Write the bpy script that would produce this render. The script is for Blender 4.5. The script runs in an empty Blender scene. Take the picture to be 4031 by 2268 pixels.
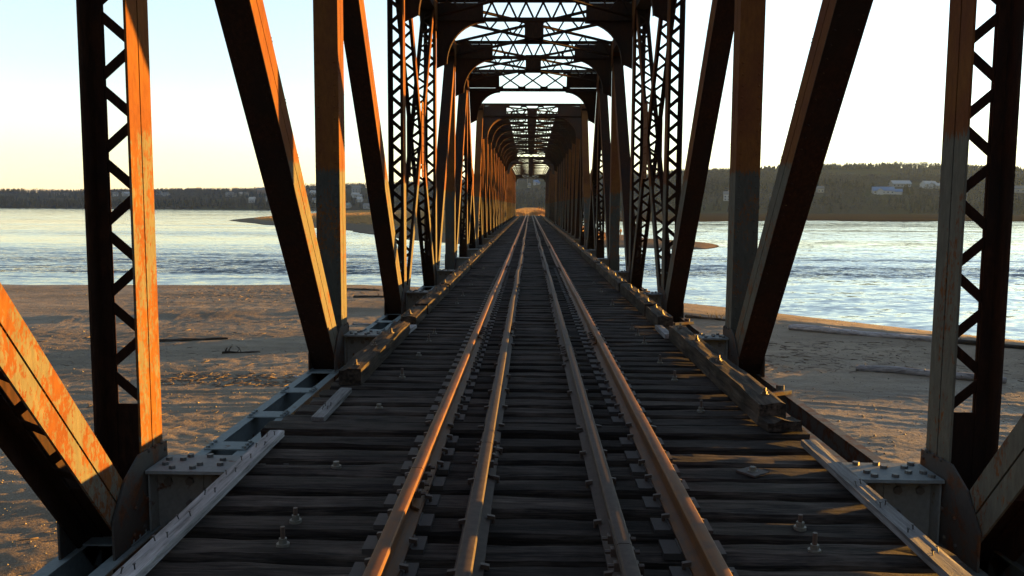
import bpy, math, random
import numpy as np
from mathutils import Vector, Matrix, noise as mnoise
random.seed(7)
R = math.radians
scene = bpy.context.scene
COL = scene.collection

# ------------------------------------------------------------------ camera
FOC, PX, PY = 3350.0, 2015.5, 1134.0            # focal length and centre in photo pixels
CAM = Vector((-0.09, 0.0, 1.555))
PITCH, YAW, ROLL = math.atan(322 / FOC), math.atan(68 / FOC), R(0.33)
CAMROT = Matrix.Rotation(YAW, 3, 'Z') @ Matrix.Rotation(R(90) - PITCH, 3, 'X') @ Matrix.Rotation(ROLL, 3, 'Z')
cam_d = bpy.data.cameras.new('camera')
cam_d.sensor_width = 36.0
cam_d.lens = FOC / 4031 * 36.0
cam_d.clip_start, cam_d.clip_end = 0.05, 20000
cam = bpy.data.objects.new('camera', cam_d)
COL.objects.link(cam)
cam.matrix_world = Matrix.Translation(CAM) @ CAMROT.to_4x4()
scene.camera = cam

def at(sx, sy, z):
    """point of the level z seen at photo pixel (sx, sy)"""
    d = CAMROT @ Vector(((sx - PX) / FOC, -(sy - PY) / FOC, -1))
    t = (z - CAM.z) / d.z
    return CAM + d * t

def aty(sx, sy, y):
    """point at distance y along the bridge seen at photo pixel (sx, sy)"""
    d = CAMROT @ Vector(((sx - PX) / FOC, -(sy - PY) / FOC, -1))
    return CAM + d * (y / d.y)

# ------------------------------------------------------------------ numpy noise
def _hash(ix, iy, seed):
    n = (ix.astype(np.int64) * 374761393 + iy.astype(np.int64) * 668265263 + seed * 974711) & 0x7fffffff
    n = ((n ^ (n >> 13)) * 1274126177) & 0x7fffffff
    n = n ^ (n >> 16)
    return (n & 0xffff) / 65535.0

def vnoise(x, y, seed=0):
    ix, iy = np.floor(x), np.floor(y)
    fx, fy = x - ix, y - iy
    fx, fy = fx * fx * (3 - 2 * fx), fy * fy * (3 - 2 * fy)
    a, b = _hash(ix, iy, seed), _hash(ix + 1, iy, seed)
    c, d = _hash(ix, iy + 1, seed), _hash(ix + 1, iy + 1, seed)
    return (a + (b - a) * fx) * (1 - fy) + (c + (d - c) * fx) * fy - 0.5

def fbm(x, y, octaves=4, seed=0, gain=0.5):
    s, amp = 0, 1.0
    for k in range(octaves):
        s = s + amp * vnoise(x * 2 ** k + 17.3 * k, y * 2 ** k - 9.1 * k, seed + k)
        amp *= gain
    return s

def sstep(a, b, x):
    t = np.clip((x - a) / (b - a), 0, 1)
    return t * t * (3 - 2 * t)

# ------------------------------------------------------------------ mesh helpers
class MB:
    def __init__(self):
        self.v, self.f, self.m, self.cur = [], [], [], 0

    def add(self, vs, fs):
        o = len(self.v)
        self.v.extend([tuple(p) for p in vs])
        for f in fs:
            self.f.append([i + o for i in f])
            self.m.append(self.cur)

    def obox(self, c, a, b, d, ha, hb, hd):
        c = Vector(c); A, B, D = Vector(a) * ha, Vector(b) * hb, Vector(d) * hd
        vs = [c - A - B - D, c + A - B - D, c + A + B - D, c - A + B - D,
              c - A - B + D, c + A - B + D, c + A + B + D, c - A + B + D]
        fs = [(0, 3, 2, 1), (4, 5, 6, 7), (0, 1, 5, 4), (1, 2, 6, 5), (2, 3, 7, 6), (3, 0, 4, 7)]
        if A.cross(B).dot(D) < 0:
            fs = [f[::-1] for f in fs]
        self.add(vs, fs)

    def box(self, x0, x1, y0, y1, z0, z1):
        self.obox(((x0 + x1) / 2, (y0 + y1) / 2, (z0 + z1) / 2), (1, 0, 0), (0, 1, 0), (0, 0, 1),
                  abs(x1 - x0) / 2, abs(y1 - y0) / 2, abs(z1 - z0) / 2)

    def bar(self, p, q, side, w, t):
        """flat bar from p to q: width w along side, thickness t across"""
        p, q = Vector(p), Vector(q)
        u = (q - p)
        L = u.length
        if L < 1e-6:
            return
        u /= L
        s = Vector(side)
        s = (s - u * s.dot(u)).normalized()
        self.obox((p + q) / 2, u, s, u.cross(s), L / 2, w / 2, t / 2)

    def prism(self, pts, off):
        """planar polygon pts pushed by vector off"""
        pts = [Vector(p) for p in pts]
        off = Vector(off)
        n = len(pts)
        nrm = Vector((0, 0, 0))
        for i in range(n):
            nrm += pts[i].cross(pts[(i + 1) % n])
        if nrm.dot(off) < 0:
            pts = pts[::-1]
        vs = pts + [p + off for p in pts]
        fs = [tuple(range(n))[::-1], tuple(range(n, 2 * n))]
        for i in range(n):
            j = (i + 1) % n
            fs.append((i, j, j + n, i + n))
        self.add(vs, fs)

    def cyl(self, p, q, r, n=6, r2=None, cap=True, spin=0.0):
        p, q = Vector(p), Vector(q)
        r2 = r if r2 is None else r2
        u = (q - p).normalized()
        a = u.orthogonal().normalized()
        b = u.cross(a)
        vs = []
        for c, rr in ((p, r), (q, r2)):
            for k in range(n):
                t = 2 * math.pi * k / n + spin
                vs.append(c + (a * math.cos(t) + b * math.sin(t)) * rr)
        fs = [(k, (k + 1) % n, (k + 1) % n + n, k + n) for k in range(n)]
        if cap:
            fs += [tuple(range(n))[::-1], tuple(range(n, 2 * n))]
        self.add(vs, fs)

    def rivet(self, c, nrm, r=0.016, h=0.011):
        c, nrm = Vector(c), Vector(nrm).normalized()
        self.cyl(c, c + nrm * h, r, 6, r * 0.55)

    def build(self, name, mats, parent=None, smooth=False, origin=None):
        if not isinstance(mats, (list, tuple)):
            mats = [mats]
        off = Vector((0, 0, 0))
        if origin is not None:
            off = Vector(origin)
        elif parent is not None:
            off = WORLD[parent.name]
        me = bpy.data.meshes.new(name)
        me.from_pydata([(x - off.x, y - off.y, z - off.z) for x, y, z in self.v], [], self.f)
        for m in mats:
            me.materials.append(m)
        if len(mats) > 1:
            me.polygons.foreach_set('material_index', self.m)
        if smooth:
            me.polygons.foreach_set('use_smooth', [True] * len(me.polygons))
        me.update()
        o = bpy.data.objects.new(name, me)
        COL.objects.link(o)
        if parent is not None:
            o.parent = parent
            WORLD[o.name] = off
        else:
            o.location = off
            WORLD[o.name] = off
        return o

WORLD = {}

def tag(o, label=None, cat=None, group=None, kind=None):
    for k, v in (('label', label), ('category', cat), ('group', group), ('kind', kind)):
        if v:
            o[k] = v
    return o

def thing(name, loc, label, cat, group=None):
    o = bpy.data.objects.new(name, None)
    o.empty_display_size = 0.2
    o.location = loc
    COL.objects.link(o)
    WORLD[o.name] = Vector(loc)
    return tag(o, label, cat, group)

def copy_tree(o, loc, parent=None):
    c = o.copy()
    COL.objects.link(c)
    if parent is None:
        c.location = loc
    else:
        c.parent = parent
    for ch in o.children:
        copy_tree(ch, None, c)
    return c

# ------------------------------------------------------------------ materials
class NT:
    def __init__(self, name):
        self.mat = bpy.data.materials.new(name)
        self.mat.use_nodes = True
        self.t = self.mat.node_tree
        self.n = self.t.nodes
        self.bsdf = self.n['Principled BSDF']
        self._pos = None

    def new(self, typ, **kw):
        nd = self.n.new(typ)
        for k, v in kw.items():
            setattr(nd, k, v)
        return nd

    def link(self, a, b):
        self.t.links.new(a, b)

    def pos(self):
        if self._pos is None:
            self._pos = self.new('ShaderNodeNewGeometry').outputs['Position']
        return self._pos

    def obj(self):
        return self.new('ShaderNodeTexCoord').outputs['Object']

    def mapping(self, vec, scale, rot=(0, 0, 0), loc=(0, 0, 0)):
        m = self.new('ShaderNodeMapping')
        m.inputs['Scale'].default_value = scale
        m.inputs['Rotation'].default_value = rot
        m.inputs['Location'].default_value = loc
        self.link(vec, m.inputs['Vector'])
        return m.outputs[0]

    def noise(self, vec, scale, detail=4, rough=0.55, dist=0.0):
        nd = self.new('ShaderNodeTexNoise')
        nd.inputs['Scale'].default_value = scale
        nd.inputs['Detail'].default_value = detail
        nd.inputs['Roughness'].default_value = rough
        nd.inputs['Distortion'].default_value = dist
        self.link(vec, nd.inputs['Vector'])
        return nd.outputs['Fac']

    def ramp(self, fac, stops, interp='LINEAR'):
        r = self.new('ShaderNodeValToRGB')
        r.color_ramp.interpolation = interp
        e = r.color_ramp.elements
        while len(e) < len(stops):
            e.new(0.5)
        for k, (p, c) in enumerate(stops):
            e[k].position = p
            e[k].color = (*c, 1) if len(c) == 3 else c
        self.link(fac, r.inputs['Fac'])
        return r.outputs['Color']

    def val(self, fac, a, b, lo=0.0, hi=1.0, smooth=False):
        m = self.new('ShaderNodeMapRange')
        if smooth:
            m.interpolation_type = 'SMOOTHSTEP'
        for i, v in ((1, a), (2, b), (3, lo), (4, hi)):
            m.inputs[i].default_value = v
        self.link(fac, m.inputs[0])
        return m.outputs[0]

    def math(self, op, a, b=None):
        m = self.new('ShaderNodeMath', operation=op)
        for i, v in ((0, a), (1, b)):
            if v is None:
                continue
            if isinstance(v, (int, float)):
                m.inputs[i].default_value = v
            else:
                self.link(v, m.inputs[i])
        return m.outputs[0]

    def mix(self, fac, a, b, mode='MIX'):
        m = self.new('ShaderNodeMix', data_type='RGBA', blend_type=mode)
        for s, v in ((m.inputs[0], fac), (m.inputs[6], a), (m.inputs[7], b)):
            if isinstance(v, (int, float)):
                s.default_value = v
            elif isinstance(v, tuple):
                s.default_value = (*v, 1)
            else:
                self.link(v, s)
        return m.outputs[2]

    def sep(self, vec):
        s = self.new('ShaderNodeSeparateXYZ')
        self.link(vec, s.inputs[0])
        return s.outputs

    def bump(self, h, strength, dist, prev=None):
        b = self.new('ShaderNodeBump')
        b.inputs['Strength'].default_value = strength
        b.inputs['Distance'].default_value = dist
        self.link(h, b.inputs['Height'])
        if prev is not None:
            self.link(prev, b.inputs['Normal'])
        return b.outputs[0]

    def done(self, color=None, rough=0.7, normal=None, spec=None, metal=None, k=0.55):
        i = self.bsdf.inputs
        if color is not None and k != 1.0:
            color = tuple(c * k for c in color) if isinstance(color, tuple) else self.mix(1.0, color, (k, k, k), 'MULTIPLY')
        if color is not None:
            if isinstance(color, tuple):
                i['Base Color'].default_value = (*color, 1)
            else:
                self.link(color, i['Base Color'])
        if isinstance(rough, (int, float)):
            i['Roughness'].default_value = rough
        else:
            self.link(rough, i['Roughness'])
        if normal is not None:
            self.link(normal, i['Normal'])
        if spec is not None:
            i['Specular IOR Level'].default_value = spec
        if metal is not None:
            i['Metallic'].default_value = metal
        return self.mat

def plain(name, color, rough=0.7, var=0.25, scale=6, spec=None):
    m = NT(name)
    n = m.noise(m.pos(), scale, 5)
    c = m.mix(n, tuple(x * (1 - var) for x in color), tuple(min(1, x * (1 + var)) for x in color))
    return m.done(c, rough, m.bump(n, 0.2, 0.01), spec)

def steel_rust(name, line=2.03, peel=0.5, pk=(1, 1, 1)):
    """rust brown paint above, peeling grey paint below the line"""
    m = NT(name)
    p = m.pos()
    st = m.mapping(p, (1, 1, 0.28))
    fine = m.noise(st, 26, 8, 0.65)
    big = m.noise(p, 1.7, 4, 0.6)
    mid = m.noise(m.mapping(p, (1, 1, 0.5)), 38, 6, 0.72, 0.2)
    patch = m.noise(m.mapping(p, (1, 1, 0.4)), 4.5, 5, 0.65, 0.3)
    rust = m.ramp(fine, [(0.25, (0.09, 0.032, 0.012)), (0.5, (0.155, 0.062, 0.015)), (0.78, (0.195, 0.088, 0.022))])
    brown = m.ramp(mid, [(0.25, (0.085, 0.029, 0.013)), (0.75, (0.145, 0.050, 0.018))])
    rust = m.mix(m.val(big, 0.35, 0.65), rust, brown)
    z = m.sep(p)[2]
    ragged = m.math('MULTIPLY', m.math('SUBTRACT', m.noise(m.mapping(p, (1, 1, 0.1)), 60, 3), 0.5), 0.28)
    below = m.math('LESS_THAN', m.math('ADD', z, ragged), line)
    thr = m.math('ADD', m.math('ADD', m.math('MULTIPLY', mid, 0.75), m.math('MULTIPLY', patch, 0.6)), m.math('MULTIPLY', m.math('SUBTRACT', big, 0.5), 0.45))
    thr = m.math('SUBTRACT', thr, 0.175)
    keep = m.val(thr, peel - 0.03, peel + 0.03)
    paint = m.ramp(fine, [(0.2, (0.075, 0.073, 0.060)), (0.55, (0.115, 0.111, 0.090)), (0.8, (0.150, 0.145, 0.118))])
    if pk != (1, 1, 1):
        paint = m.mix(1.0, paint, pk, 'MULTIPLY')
    c = m.mix(m.math('MULTIPLY', below, keep), rust, paint)
    nb = m.bump(mid, 0.35, 0.012)
    nb = m.bump(fine, 0.35, 0.004, nb)
    return m.done(c, 0.85, nb, 0.06)

def steel_grey(name, base=(0.205, 0.238, 0.245), rusty=0.66):
    m = NT(name)
    p = m.pos()
    fine = m.noise(p, 30, 7, 0.65)
    mid = m.noise(p, 6, 6, 0.65, 0.3)
    c = m.ramp(fine, [(0.2, tuple(x * 0.72 for x in base)), (0.6, base), (0.85, tuple(x * 1.12 for x in base))])
    rust = m.ramp(fine, [(0.3, (0.05, 0.02, 0.010)), (0.7, (0.13, 0.05, 0.018))])
    c = m.mix(m.val(mid, rusty - 0.04, rusty + 0.05), c, rust)
    nb = m.bump(fine, 0.25, 0.004)
    return m.done(c, 0.7, nb, 0.15)

def wood(name, dark, lite, axis='X', wear=0.5, streak=18.0, spec=0.2, cracks=0.55):
    m = NT(name)
    o = m.obj()
    rnd = m.new('ShaderNodeObjectInfo').outputs['Random']
    vadd = m.new('ShaderNodeVectorMath', operation='ADD')
    m.link(o, vadd.inputs[0])
    comb = m.new('ShaderNodeCombineXYZ')
    m.link(m.math('MULTIPLY', rnd, 57.0), comb.inputs[0])
    m.link(m.math('MULTIPLY', rnd, 31.0), comb.inputs[1])
    m.link(comb.outputs[0], vadd.inputs[1])
    v = vadd.outputs[0]
    sc = {'X': (0.06, 1, 1), 'Y': (1, 0.06, 1)}[axis]
    grain = m.noise(m.mapping(v, sc), streak * 2.4, 7, 0.7, 0.25)
    broad = m.noise(m.mapping(v, tuple(max(0.22, s) for s in sc)), 5.5, 5, 0.6, 0.5)
    patch = m.noise(v, 2.3, 4, 0.6)
    mixv = m.math('ADD', m.math('MULTIPLY', grain, 0.55), m.math('MULTIPLY', broad, 0.45))
    c = m.ramp(mixv, [(0.38, tuple(x * 0.35 for x in dark)), (0.46, dark), (0.56, lite), (0.66, tuple(min(1, x * 1.7) for x in lite))])
    c = m.mix(m.val(patch, wear - 0.12, wear + 0.12), c, m.mix(0.75, c, tuple(x * 0.5 for x in dark)))
    tint = m.val(rnd, 0, 1, 0.6, 1.35)
    c = m.mix(1.0, c, tint, 'MULTIPLY')
    crack = m.ramp(grain, [(0.36, (0, 0, 0)), (0.44, (1, 1, 1))])
    c = m.mix(m.math('MULTIPLY', m.math('SUBTRACT', 1.0, crack), cracks), c, (0.006, 0.005, 0.005))
    nb = m.bump(grain, 0.9, 0.012)
    nb = m.bump(broad, 0.4, 0.02, nb)
    return m.done(c, 0.78, nb, spec)

M = {}
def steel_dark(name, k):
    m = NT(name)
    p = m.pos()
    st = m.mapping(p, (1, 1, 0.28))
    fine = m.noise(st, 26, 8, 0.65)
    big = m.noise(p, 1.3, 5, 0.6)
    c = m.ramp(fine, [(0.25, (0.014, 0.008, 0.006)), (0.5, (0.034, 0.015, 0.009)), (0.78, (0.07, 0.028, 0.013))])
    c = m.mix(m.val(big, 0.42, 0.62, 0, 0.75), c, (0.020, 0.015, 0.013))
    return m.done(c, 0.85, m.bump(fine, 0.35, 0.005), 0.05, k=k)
M['rust'] = steel_dark('rusted steel darkened for shade', 0.55)  # darker steel for faces turned from the sun, their shade put into the colour
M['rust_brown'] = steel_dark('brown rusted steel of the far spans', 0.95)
M['steel'] = steel_rust('rusty steel with grey lower paint', 2.03, 0.41)
M['steel_peel'] = steel_rust('rusty steel with badly peeled paint', 2.03, 0.488)
M['steel_front'] = steel_rust('rusty steel with grey lower paint darkened for shade', 2.03, 0.43, (0.52, 0.56, 0.60))  # same steel and paint, with the front plates' shade multiplied into the paint
M['steel_brace'] = steel_rust('rusty brace with flaking cream paint', 2.03, 0.535)
M['grey'] = steel_grey('grey green bridge paint')
M['gusset'] = steel_grey('joint plate paint darkened for shade', (0.060, 0.056, 0.052), 0.55)  # base darkened to stand in for the shade on the joint plates
M['grey_rust'] = steel_grey('rusted bridge paint', (0.10, 0.105, 0.10), 0.52)
M['tie'] = wood('creosote black tie wood', (0.023, 0.019, 0.017), (0.066, 0.053, 0.045), 'X', 0.58, 22.0, 0.08)
M['timber'] = wood('weathered brown guard timber', (0.022, 0.017, 0.014), (0.068, 0.049, 0.037), 'Y', 0.56, 14.0, 0.08, 0.8)
M['board'] = wood('pale grey new board', (0.20, 0.20, 0.205), (0.30, 0.30, 0.31), 'Y', 0.7, cracks=0.25)
M['log'] = wood('bleached driftwood', (0.31, 0.29, 0.29), (0.48, 0.46, 0.46), 'X', 0.65)
M['stick'] = wood('dark wet driftwood', (0.035, 0.026, 0.02), (0.11, 0.08, 0.055), 'X', 0.5)
M['bolt'] = plain('rusty bolt', (0.06, 0.034, 0.022), 0.55, 0.4, 40)
M['washer'] = plain('pale zinc washer', (0.11, 0.105, 0.085), 0.5, 0.3, 40)
M['plate'] = plain('dark rusty tie plate', (0.036, 0.027, 0.023), 0.75, 0.45, 25)
M['bolt_grey'] = plain('dark grey painted bolts', (0.085, 0.09, 0.088), 0.6, 0.3, 30)
M['nail'] = plain('black nail', (0.02, 0.02, 0.022), 0.5)
M['concrete'] = plain('weathered concrete', (0.22, 0.20, 0.17), 0.85, 0.25, 3)

def rail_mat():
    m = NT('rusty rail steel')
    v = m.mapping(m.pos(), (1, 0.05, 1))
    g = m.noise(v, 60, 5, 0.6)
    b = m.noise(m.pos(), 7, 5, 0.6)
    c = m.ramp(g, [(0.3, (0.085, 0.034, 0.012)), (0.6, (0.16, 0.066, 0.02)), (0.8, (0.20, 0.09, 0.032))])
    c = m.mix(m.val(b, 0.45, 0.75), c, (0.06, 0.037, 0.028))
    return m.done(c, m.val(g, 0.2, 0.8, 0.42, 0.65), m.bump(b, 0.2, 0.003), 0.16)
M['rail'] = rail_mat()

def rail_dull():
    m = NT('dull brown grey rail steel')
    b = m.noise(m.pos(), 22, 6, 0.65)
    c = m.ramp(b, [(0.3, (0.038, 0.028, 0.024)), (0.7, (0.078, 0.057, 0.048))])
    return m.done(c, 0.62, m.bump(b, 0.25, 0.003), 0.14)
M['rail_dull'] = rail_dull()
# ------------------------------------------------------------------ truss spans
XI, XO = 2.70, 3.02
ZTOP, ZB = 7.18, -0.68          # top of the top chord, top of the bottom chord
X3, Y3, Z3 = Vector((1, 0, 0)), Vector((0, 1, 0)), Vector((0, 0, 1))

def member(s, a, b, w, front=None, back=None, centre=None, pitch=0.25, bw=0.06, rivets=False, mb=None, leg=0.07, batten0=0.0, batten1=0.0):
    """built-up member of two flanged sides from a to b = (y, z); v points towards the camera side"""
    mb = mb or MB()
    p, q = Vector((0, a[0], a[1])), Vector((0, b[0], b[1]))
    u = (q - p)
    L = u.length
    u /= L
    v = Vector((0, -u.z, u.y))
    if v.y > 0:
        v = -v
    mid = (p + q) / 2
    hw = w / 2
    for xf, dirx in ((XI, 1), (XO, -1)):
        xc = s * (xf + dirx * 0.008)
        mb.cur = 0 if dirx > 0 else 1
        for sg in (-1, 1):
            mb.obox(mid + X3 * xc + v * sg * (hw + 0.007) / 2, u, v, X3, L / 2, (hw - 0.007) / 2, 0.008)
        mb.cur = 1
        # the angles' second legs, back to back
        for sg in (-1, 1):
            mb.obox(mid + X3 * s * (xf + dirx * (0.016 + leg / 2)) + v * sg * 0.012, u, X3, v, L / 2, leg / 2, 0.005)
    x0, x1 = s * (XI + 0.02), s * (XO - 0.02)
    mb.cur = 1

    def zig(off, dbl=False):
        n = max(2, int(round((L - batten0 - batten1) / pitch)))
        st = (L - batten0 - batten1) / n
        for i in range(n):
            c0, c1 = p + u * (batten0 + i * st), p + u * (batten0 + (i + 1) * st)
            xa, xb = (x0, x1) if i % 2 == 0 else (x1, x0)
            mb.bar(c0 + X3 * xa + v * off, c1 + X3 * xb + v * off, u, bw, 0.010)
            if dbl:
                mb.bar(c0 + X3 * xb + v * (off + 0.012), c1 + X3 * xa + v * (off + 0.012), u, bw, 0.010)
        for t0, t1 in ((0, batten0), (L - batten1, L)):
            if t1 - t0 > 0.02:
                mb.obox(p + u * (t0 + t1) / 2 + X3 * (x0 + x1) / 2 + v * off, u, X3, v, (t1 - t0) / 2, abs(x1 - x0) / 2, 0.006)

    for where, off in ((front, hw + 0.008), (back, -hw - 0.008), (centre, 0.0)):
        if where == 'lace':
            zig(off)
        elif where == 'xlace':
            zig(off, True)
        elif where in ('plate', 'painted'):
            mb.cur = 2 if where == 'painted' else 1
            mb.obox(mid + X3 * (x0 + x1) / 2 + v * off, u, X3, v, L / 2, abs(s * XO - s * XI) / 2 + 0.004, 0.008)
            if rivets:
                n = int(L / 0.15)
                for i in range(n):
                    c = p + u * (0.08 + i * 0.15)
                    if c.z < 3.6:
                        for xr in (XI + 0.05, XO - 0.05):
                            mb.rivet(c + X3 * s * xr + v * (off + 0.008), v, 0.016, 0.010)
    return mb

def gusset(s, y, side, scale=1.0, detail=False, top=-0.03):
    """pair of bottom joint plates; side=-1 when the diagonal leaves towards the camera"""
    mb = MB()
    k = scale
    prof = [(-0.62, -1.30), (-0.62, -0.43), (-0.44, -0.21), (-0.24, top), (0.19, top - 0.02), (0.24, -1.30)]
    if side > 0:
        prof = [(-a, b) for a, b in prof]
    if side == 0:
        prof = [(-0.55, -1.30), (-0.55, -0.45), (-0.22, -0.05), (0.22, -0.05), (0.55, -0.45), (0.55, -1.30)]
    for xf, d in ((XI - 0.020, -1), (XO + 0.006, 1)):
        pts = [(s * xf, y + a * k, b) for a, b in prof]
        mb.prism(pts, (s * 0.014, 0, 0))
        if detail:
            xx = s * (xf - 0.0) if d < 0 else s * (xf + 0.014)
            for a, b in ((0.0, -0.12), (0.1, -0.12), (-0.1, -0.12), (0.0, -0.28), (0.1, -0.28), (-0.1, -0.28), (0.0, -0.44), (0.1, -0.44),
                         (-0.15, -0.44), (0.0, -0.62), (0.1, -0.62), (-0.2, -0.62), (-0.35, -0.62), (-0.32, -0.45), (-0.42, -0.8),
                         (0.0, -0.8), (0.1, -0.8), (-0.2, -0.8), (0.15, -0.18), (0.15, -0.36), (0.15, -0.54)):
                mb.rivet((xx, y + (a if side <= 0 else -a) * k, b), (s * d, 0, 0), 0.020, 0.012)
    return mb

def floor_beam(y, detail, zt=-0.245):
    mb = MB()
    L = XI - 0.03
    mb.box(-L, L, y - 0.19, y + 0.19, zt - 0.022, zt)
    mb.box(-L, L, y - 0.17, y + 0.17, -1.37, -1.345)
    mb.box(-L, L, y - 0.011, y + 0.011, -1.345, zt - 0.022)
    for s in (-1, 1):
        xs = (lambda a, b: (min(s * a, s * b), max(s * a, s * b)))
        # end connection angles and web reinforcing plates, front and back
        for sg in (-1, 1):
            yy = lambda t: y + sg * t
            a, b = xs(L - 0.012, L)
            mb.box(a, b, min(yy(0.012), yy(0.15)), max(yy(0.012), yy(0.15)), -1.34, zt - 0.024)
            a, b = xs(L - 0.33, L - 0.014)
            mb.box(a, b, min(yy(0.012), yy(0.030)), max(yy(0.012), yy(0.030)), -1.34, zt - 0.03)
            a, b = xs(L - 0.62, L - 0.335)
            mb.box(a, b, min(yy(0.012), yy(0.024)), max(yy(0.012), yy(0.024)), -1.34, zt - 0.19)
            a, b = xs(L - 1.2, L - 0.335)
            mb.box(a, b, min(yy(0.012), yy(0.030)), max(yy(0.012), yy(0.030)), zt - 0.16, zt - 0.03)
        if detail:
            mb.cur = 1
            for i, xx in enumerate((0.06, 0.16, 0.30, 0.44, 0.60, 0.74, 0.90)):
                for j, dy in enumerate((-0.13, -0.05, 0.06, 0.14)):
                    if (i * 2 + j + (s > 0)) % 3 == 0:
                        continue
                    px = s * (L - xx - 0.02 * (j % 2))
                    mb.cyl((px, y + dy, zt), (px, y + dy, zt + 0.022), 0.024, 6)
            for xx, zz in ((0.09, .12), (0.24, .12), (0.24, .28), (0.09, .44), (0.24, .44), (0.24, .6), (0.09, .6), (0.09, .76), (0.24, .76), (0.24, .92),
                           (0.42, .33), (0.42, .47), (0.42, .62), (0.42, .10), (0.56, .10), (0.70, .10), (0.84, .10)):
                px = s * (L - xx)
                mb.cyl((px, y - 0.030, zt - zz), (px, y - 0.050, zt - zz), 0.030, 6)
            mb.cur = 0
    return mb

def chord_channels(s, y0, y1):
    mb = MB()
    for xa, d in ((XI, 1), (XO, -1)):
        x0, x1 = s * xa, s * (xa + d * 0.016)
        mb.cur = 1
        mb.box(min(x0, x1), max(x0, x1), y0, y1, ZB - 0.42, ZB - 0.013)
        mb.cur = 0
        x0, x1 = s * (xa - d * 0.060), s * (xa + d * 0.040)
        mb.box(min(x0, x1), max(x0, x1), y0, y1, ZB - 0.012, ZB)
        mb.box(min(x0, x1), max(x0, x1), y0, y1, ZB - 0.434, ZB - 0.422)
    mb.box(-0.001 + min(s * (XI + .02), s * (XO - .02)), max(s * (XI + .02), s * (XO - .02)), y0, y1, ZB - 0.405, ZB - 0.395)
    return mb

def cross_frame(y, slope, h0, H, xlace, knee=True, kh=1.20, xk=2.40):
    """strut with end plates; returns the strut mesh and two knee braces"""
    P = lambda x, h: Vector((x, y + slope * h, ZTOP - h))
    dn = Vector((0, slope, -1)).normalized()
    nr = X3.cross(dn).normalized()
    mb = MB()
    W, XE = XI - 0.02, 1.40
    for h in (h0, H):
        a, b = P(-W, h), P(W, h)
        mb.obox((a + b) / 2, X3, dn, nr, W, 0.045, 0.012)
        e = 0.045 if h == H else -0.045
        mb.obox((a + b) / 2 + dn * e, X3, nr, dn, W, 0.10, 0.010)
    n = 6 if not xlace else 3
    if not knee:
        n = 3
    step = 2 * XE / n
    for i in range(n):
        xa, xb = -XE + i * step, -XE + (i + 1) * step
        if not xlace:
            xm = (xa + xb) / 2
            mb.bar(P(xa + 0.03, H - 0.03), P(xm, h0 + 0.03), nr, 0.012, 0.055)
            mb.bar(P(xm, h0 + 0.03), P(xb - 0.03, H - 0.03), nr, 0.012, 0.055)
        else:
            mb.bar(P(xa, h0 + 0.03), P(xb, H - 0.03), nr, 0.012, 0.06)
            mb.bar(P(xa, H - 0.03) + nr * 0.014, P(xb, h0 + 0.03) + nr * 0.014, nr, 0.012, 0.06)
    if xlace:
        for i in range(n + 1):
            x = -XE + i * step
            for h in (h0 + 0.05, H - 0.05):
                mb.obox(P(x, h) + nr * 0.03, X3, dn, nr, 0.16, 0.05, 0.006)
    knees = []
    for s in (-1, 1):
        mb.prism([P(s * XE, h0 + 0.05), P(s * W, h0 + 0.05), P(s * W, H - 0.05), P(s * XE, H - 0.05)], nr * 0.018)
        if not knee:
            continue
        kb = MB()
        n2, x1 = 12, XE - 0.03
        if kh < 1:
            x1 = 2.0
        arc = [(x1 + (xk - x1) * math.sin(t), H + kh - (kh - 0.09) * math.cos(t)) for t in [math.pi / 2 * i / n2 for i in range(n2 + 1)]]
        poly = [P(s * x1, H + 0.058)] + [P(s * x, h) for x, h in arc] + [P(s * W, H + kh + 0.13), P(s * W, H + 0.058)]
        kb.prism(poly, nr * 0.016)
        for (xa, ha), (xb, hb) in zip(arc[:-1], arc[1:]):
            a, b = P(s * xa, ha), P(s * xb, hb)
            kb.bar(a + nr * 0.008, b + nr * 0.008, nr, 0.17, 0.018)
        knees.append(kb)
    return mb, knees

def lattice_girder(a, b, z0, z1, n):
    mb = MB()
    a, b = Vector((a[0], a[1], 0)), Vector((b[0], b[1], 0))
    u = (b - a).normalized()
    v = u.cross(Z3)
    L = (b - a).length
    for z, e in ((z1, -0.03), (z0, 0.03)):
        m = (a + b) / 2 + Z3 * z
        mb.obox(m, u, v, Z3, L / 2, 0.075, 0.006)
        mb.obox(m + Z3 * e, u, Z3, v, L / 2, 0.035, 0.006)
    st = L / n
    for i in range(n):
        p, q = a + u * st * i, a + u * st * (i + 1)
        za, zb = (z0, z1) if i % 2 == 0 else (z1, z0)
        mb.bar(p + Z3 * za, q + Z3 * zb, v, 0.012, 0.05)
    return mb

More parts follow.
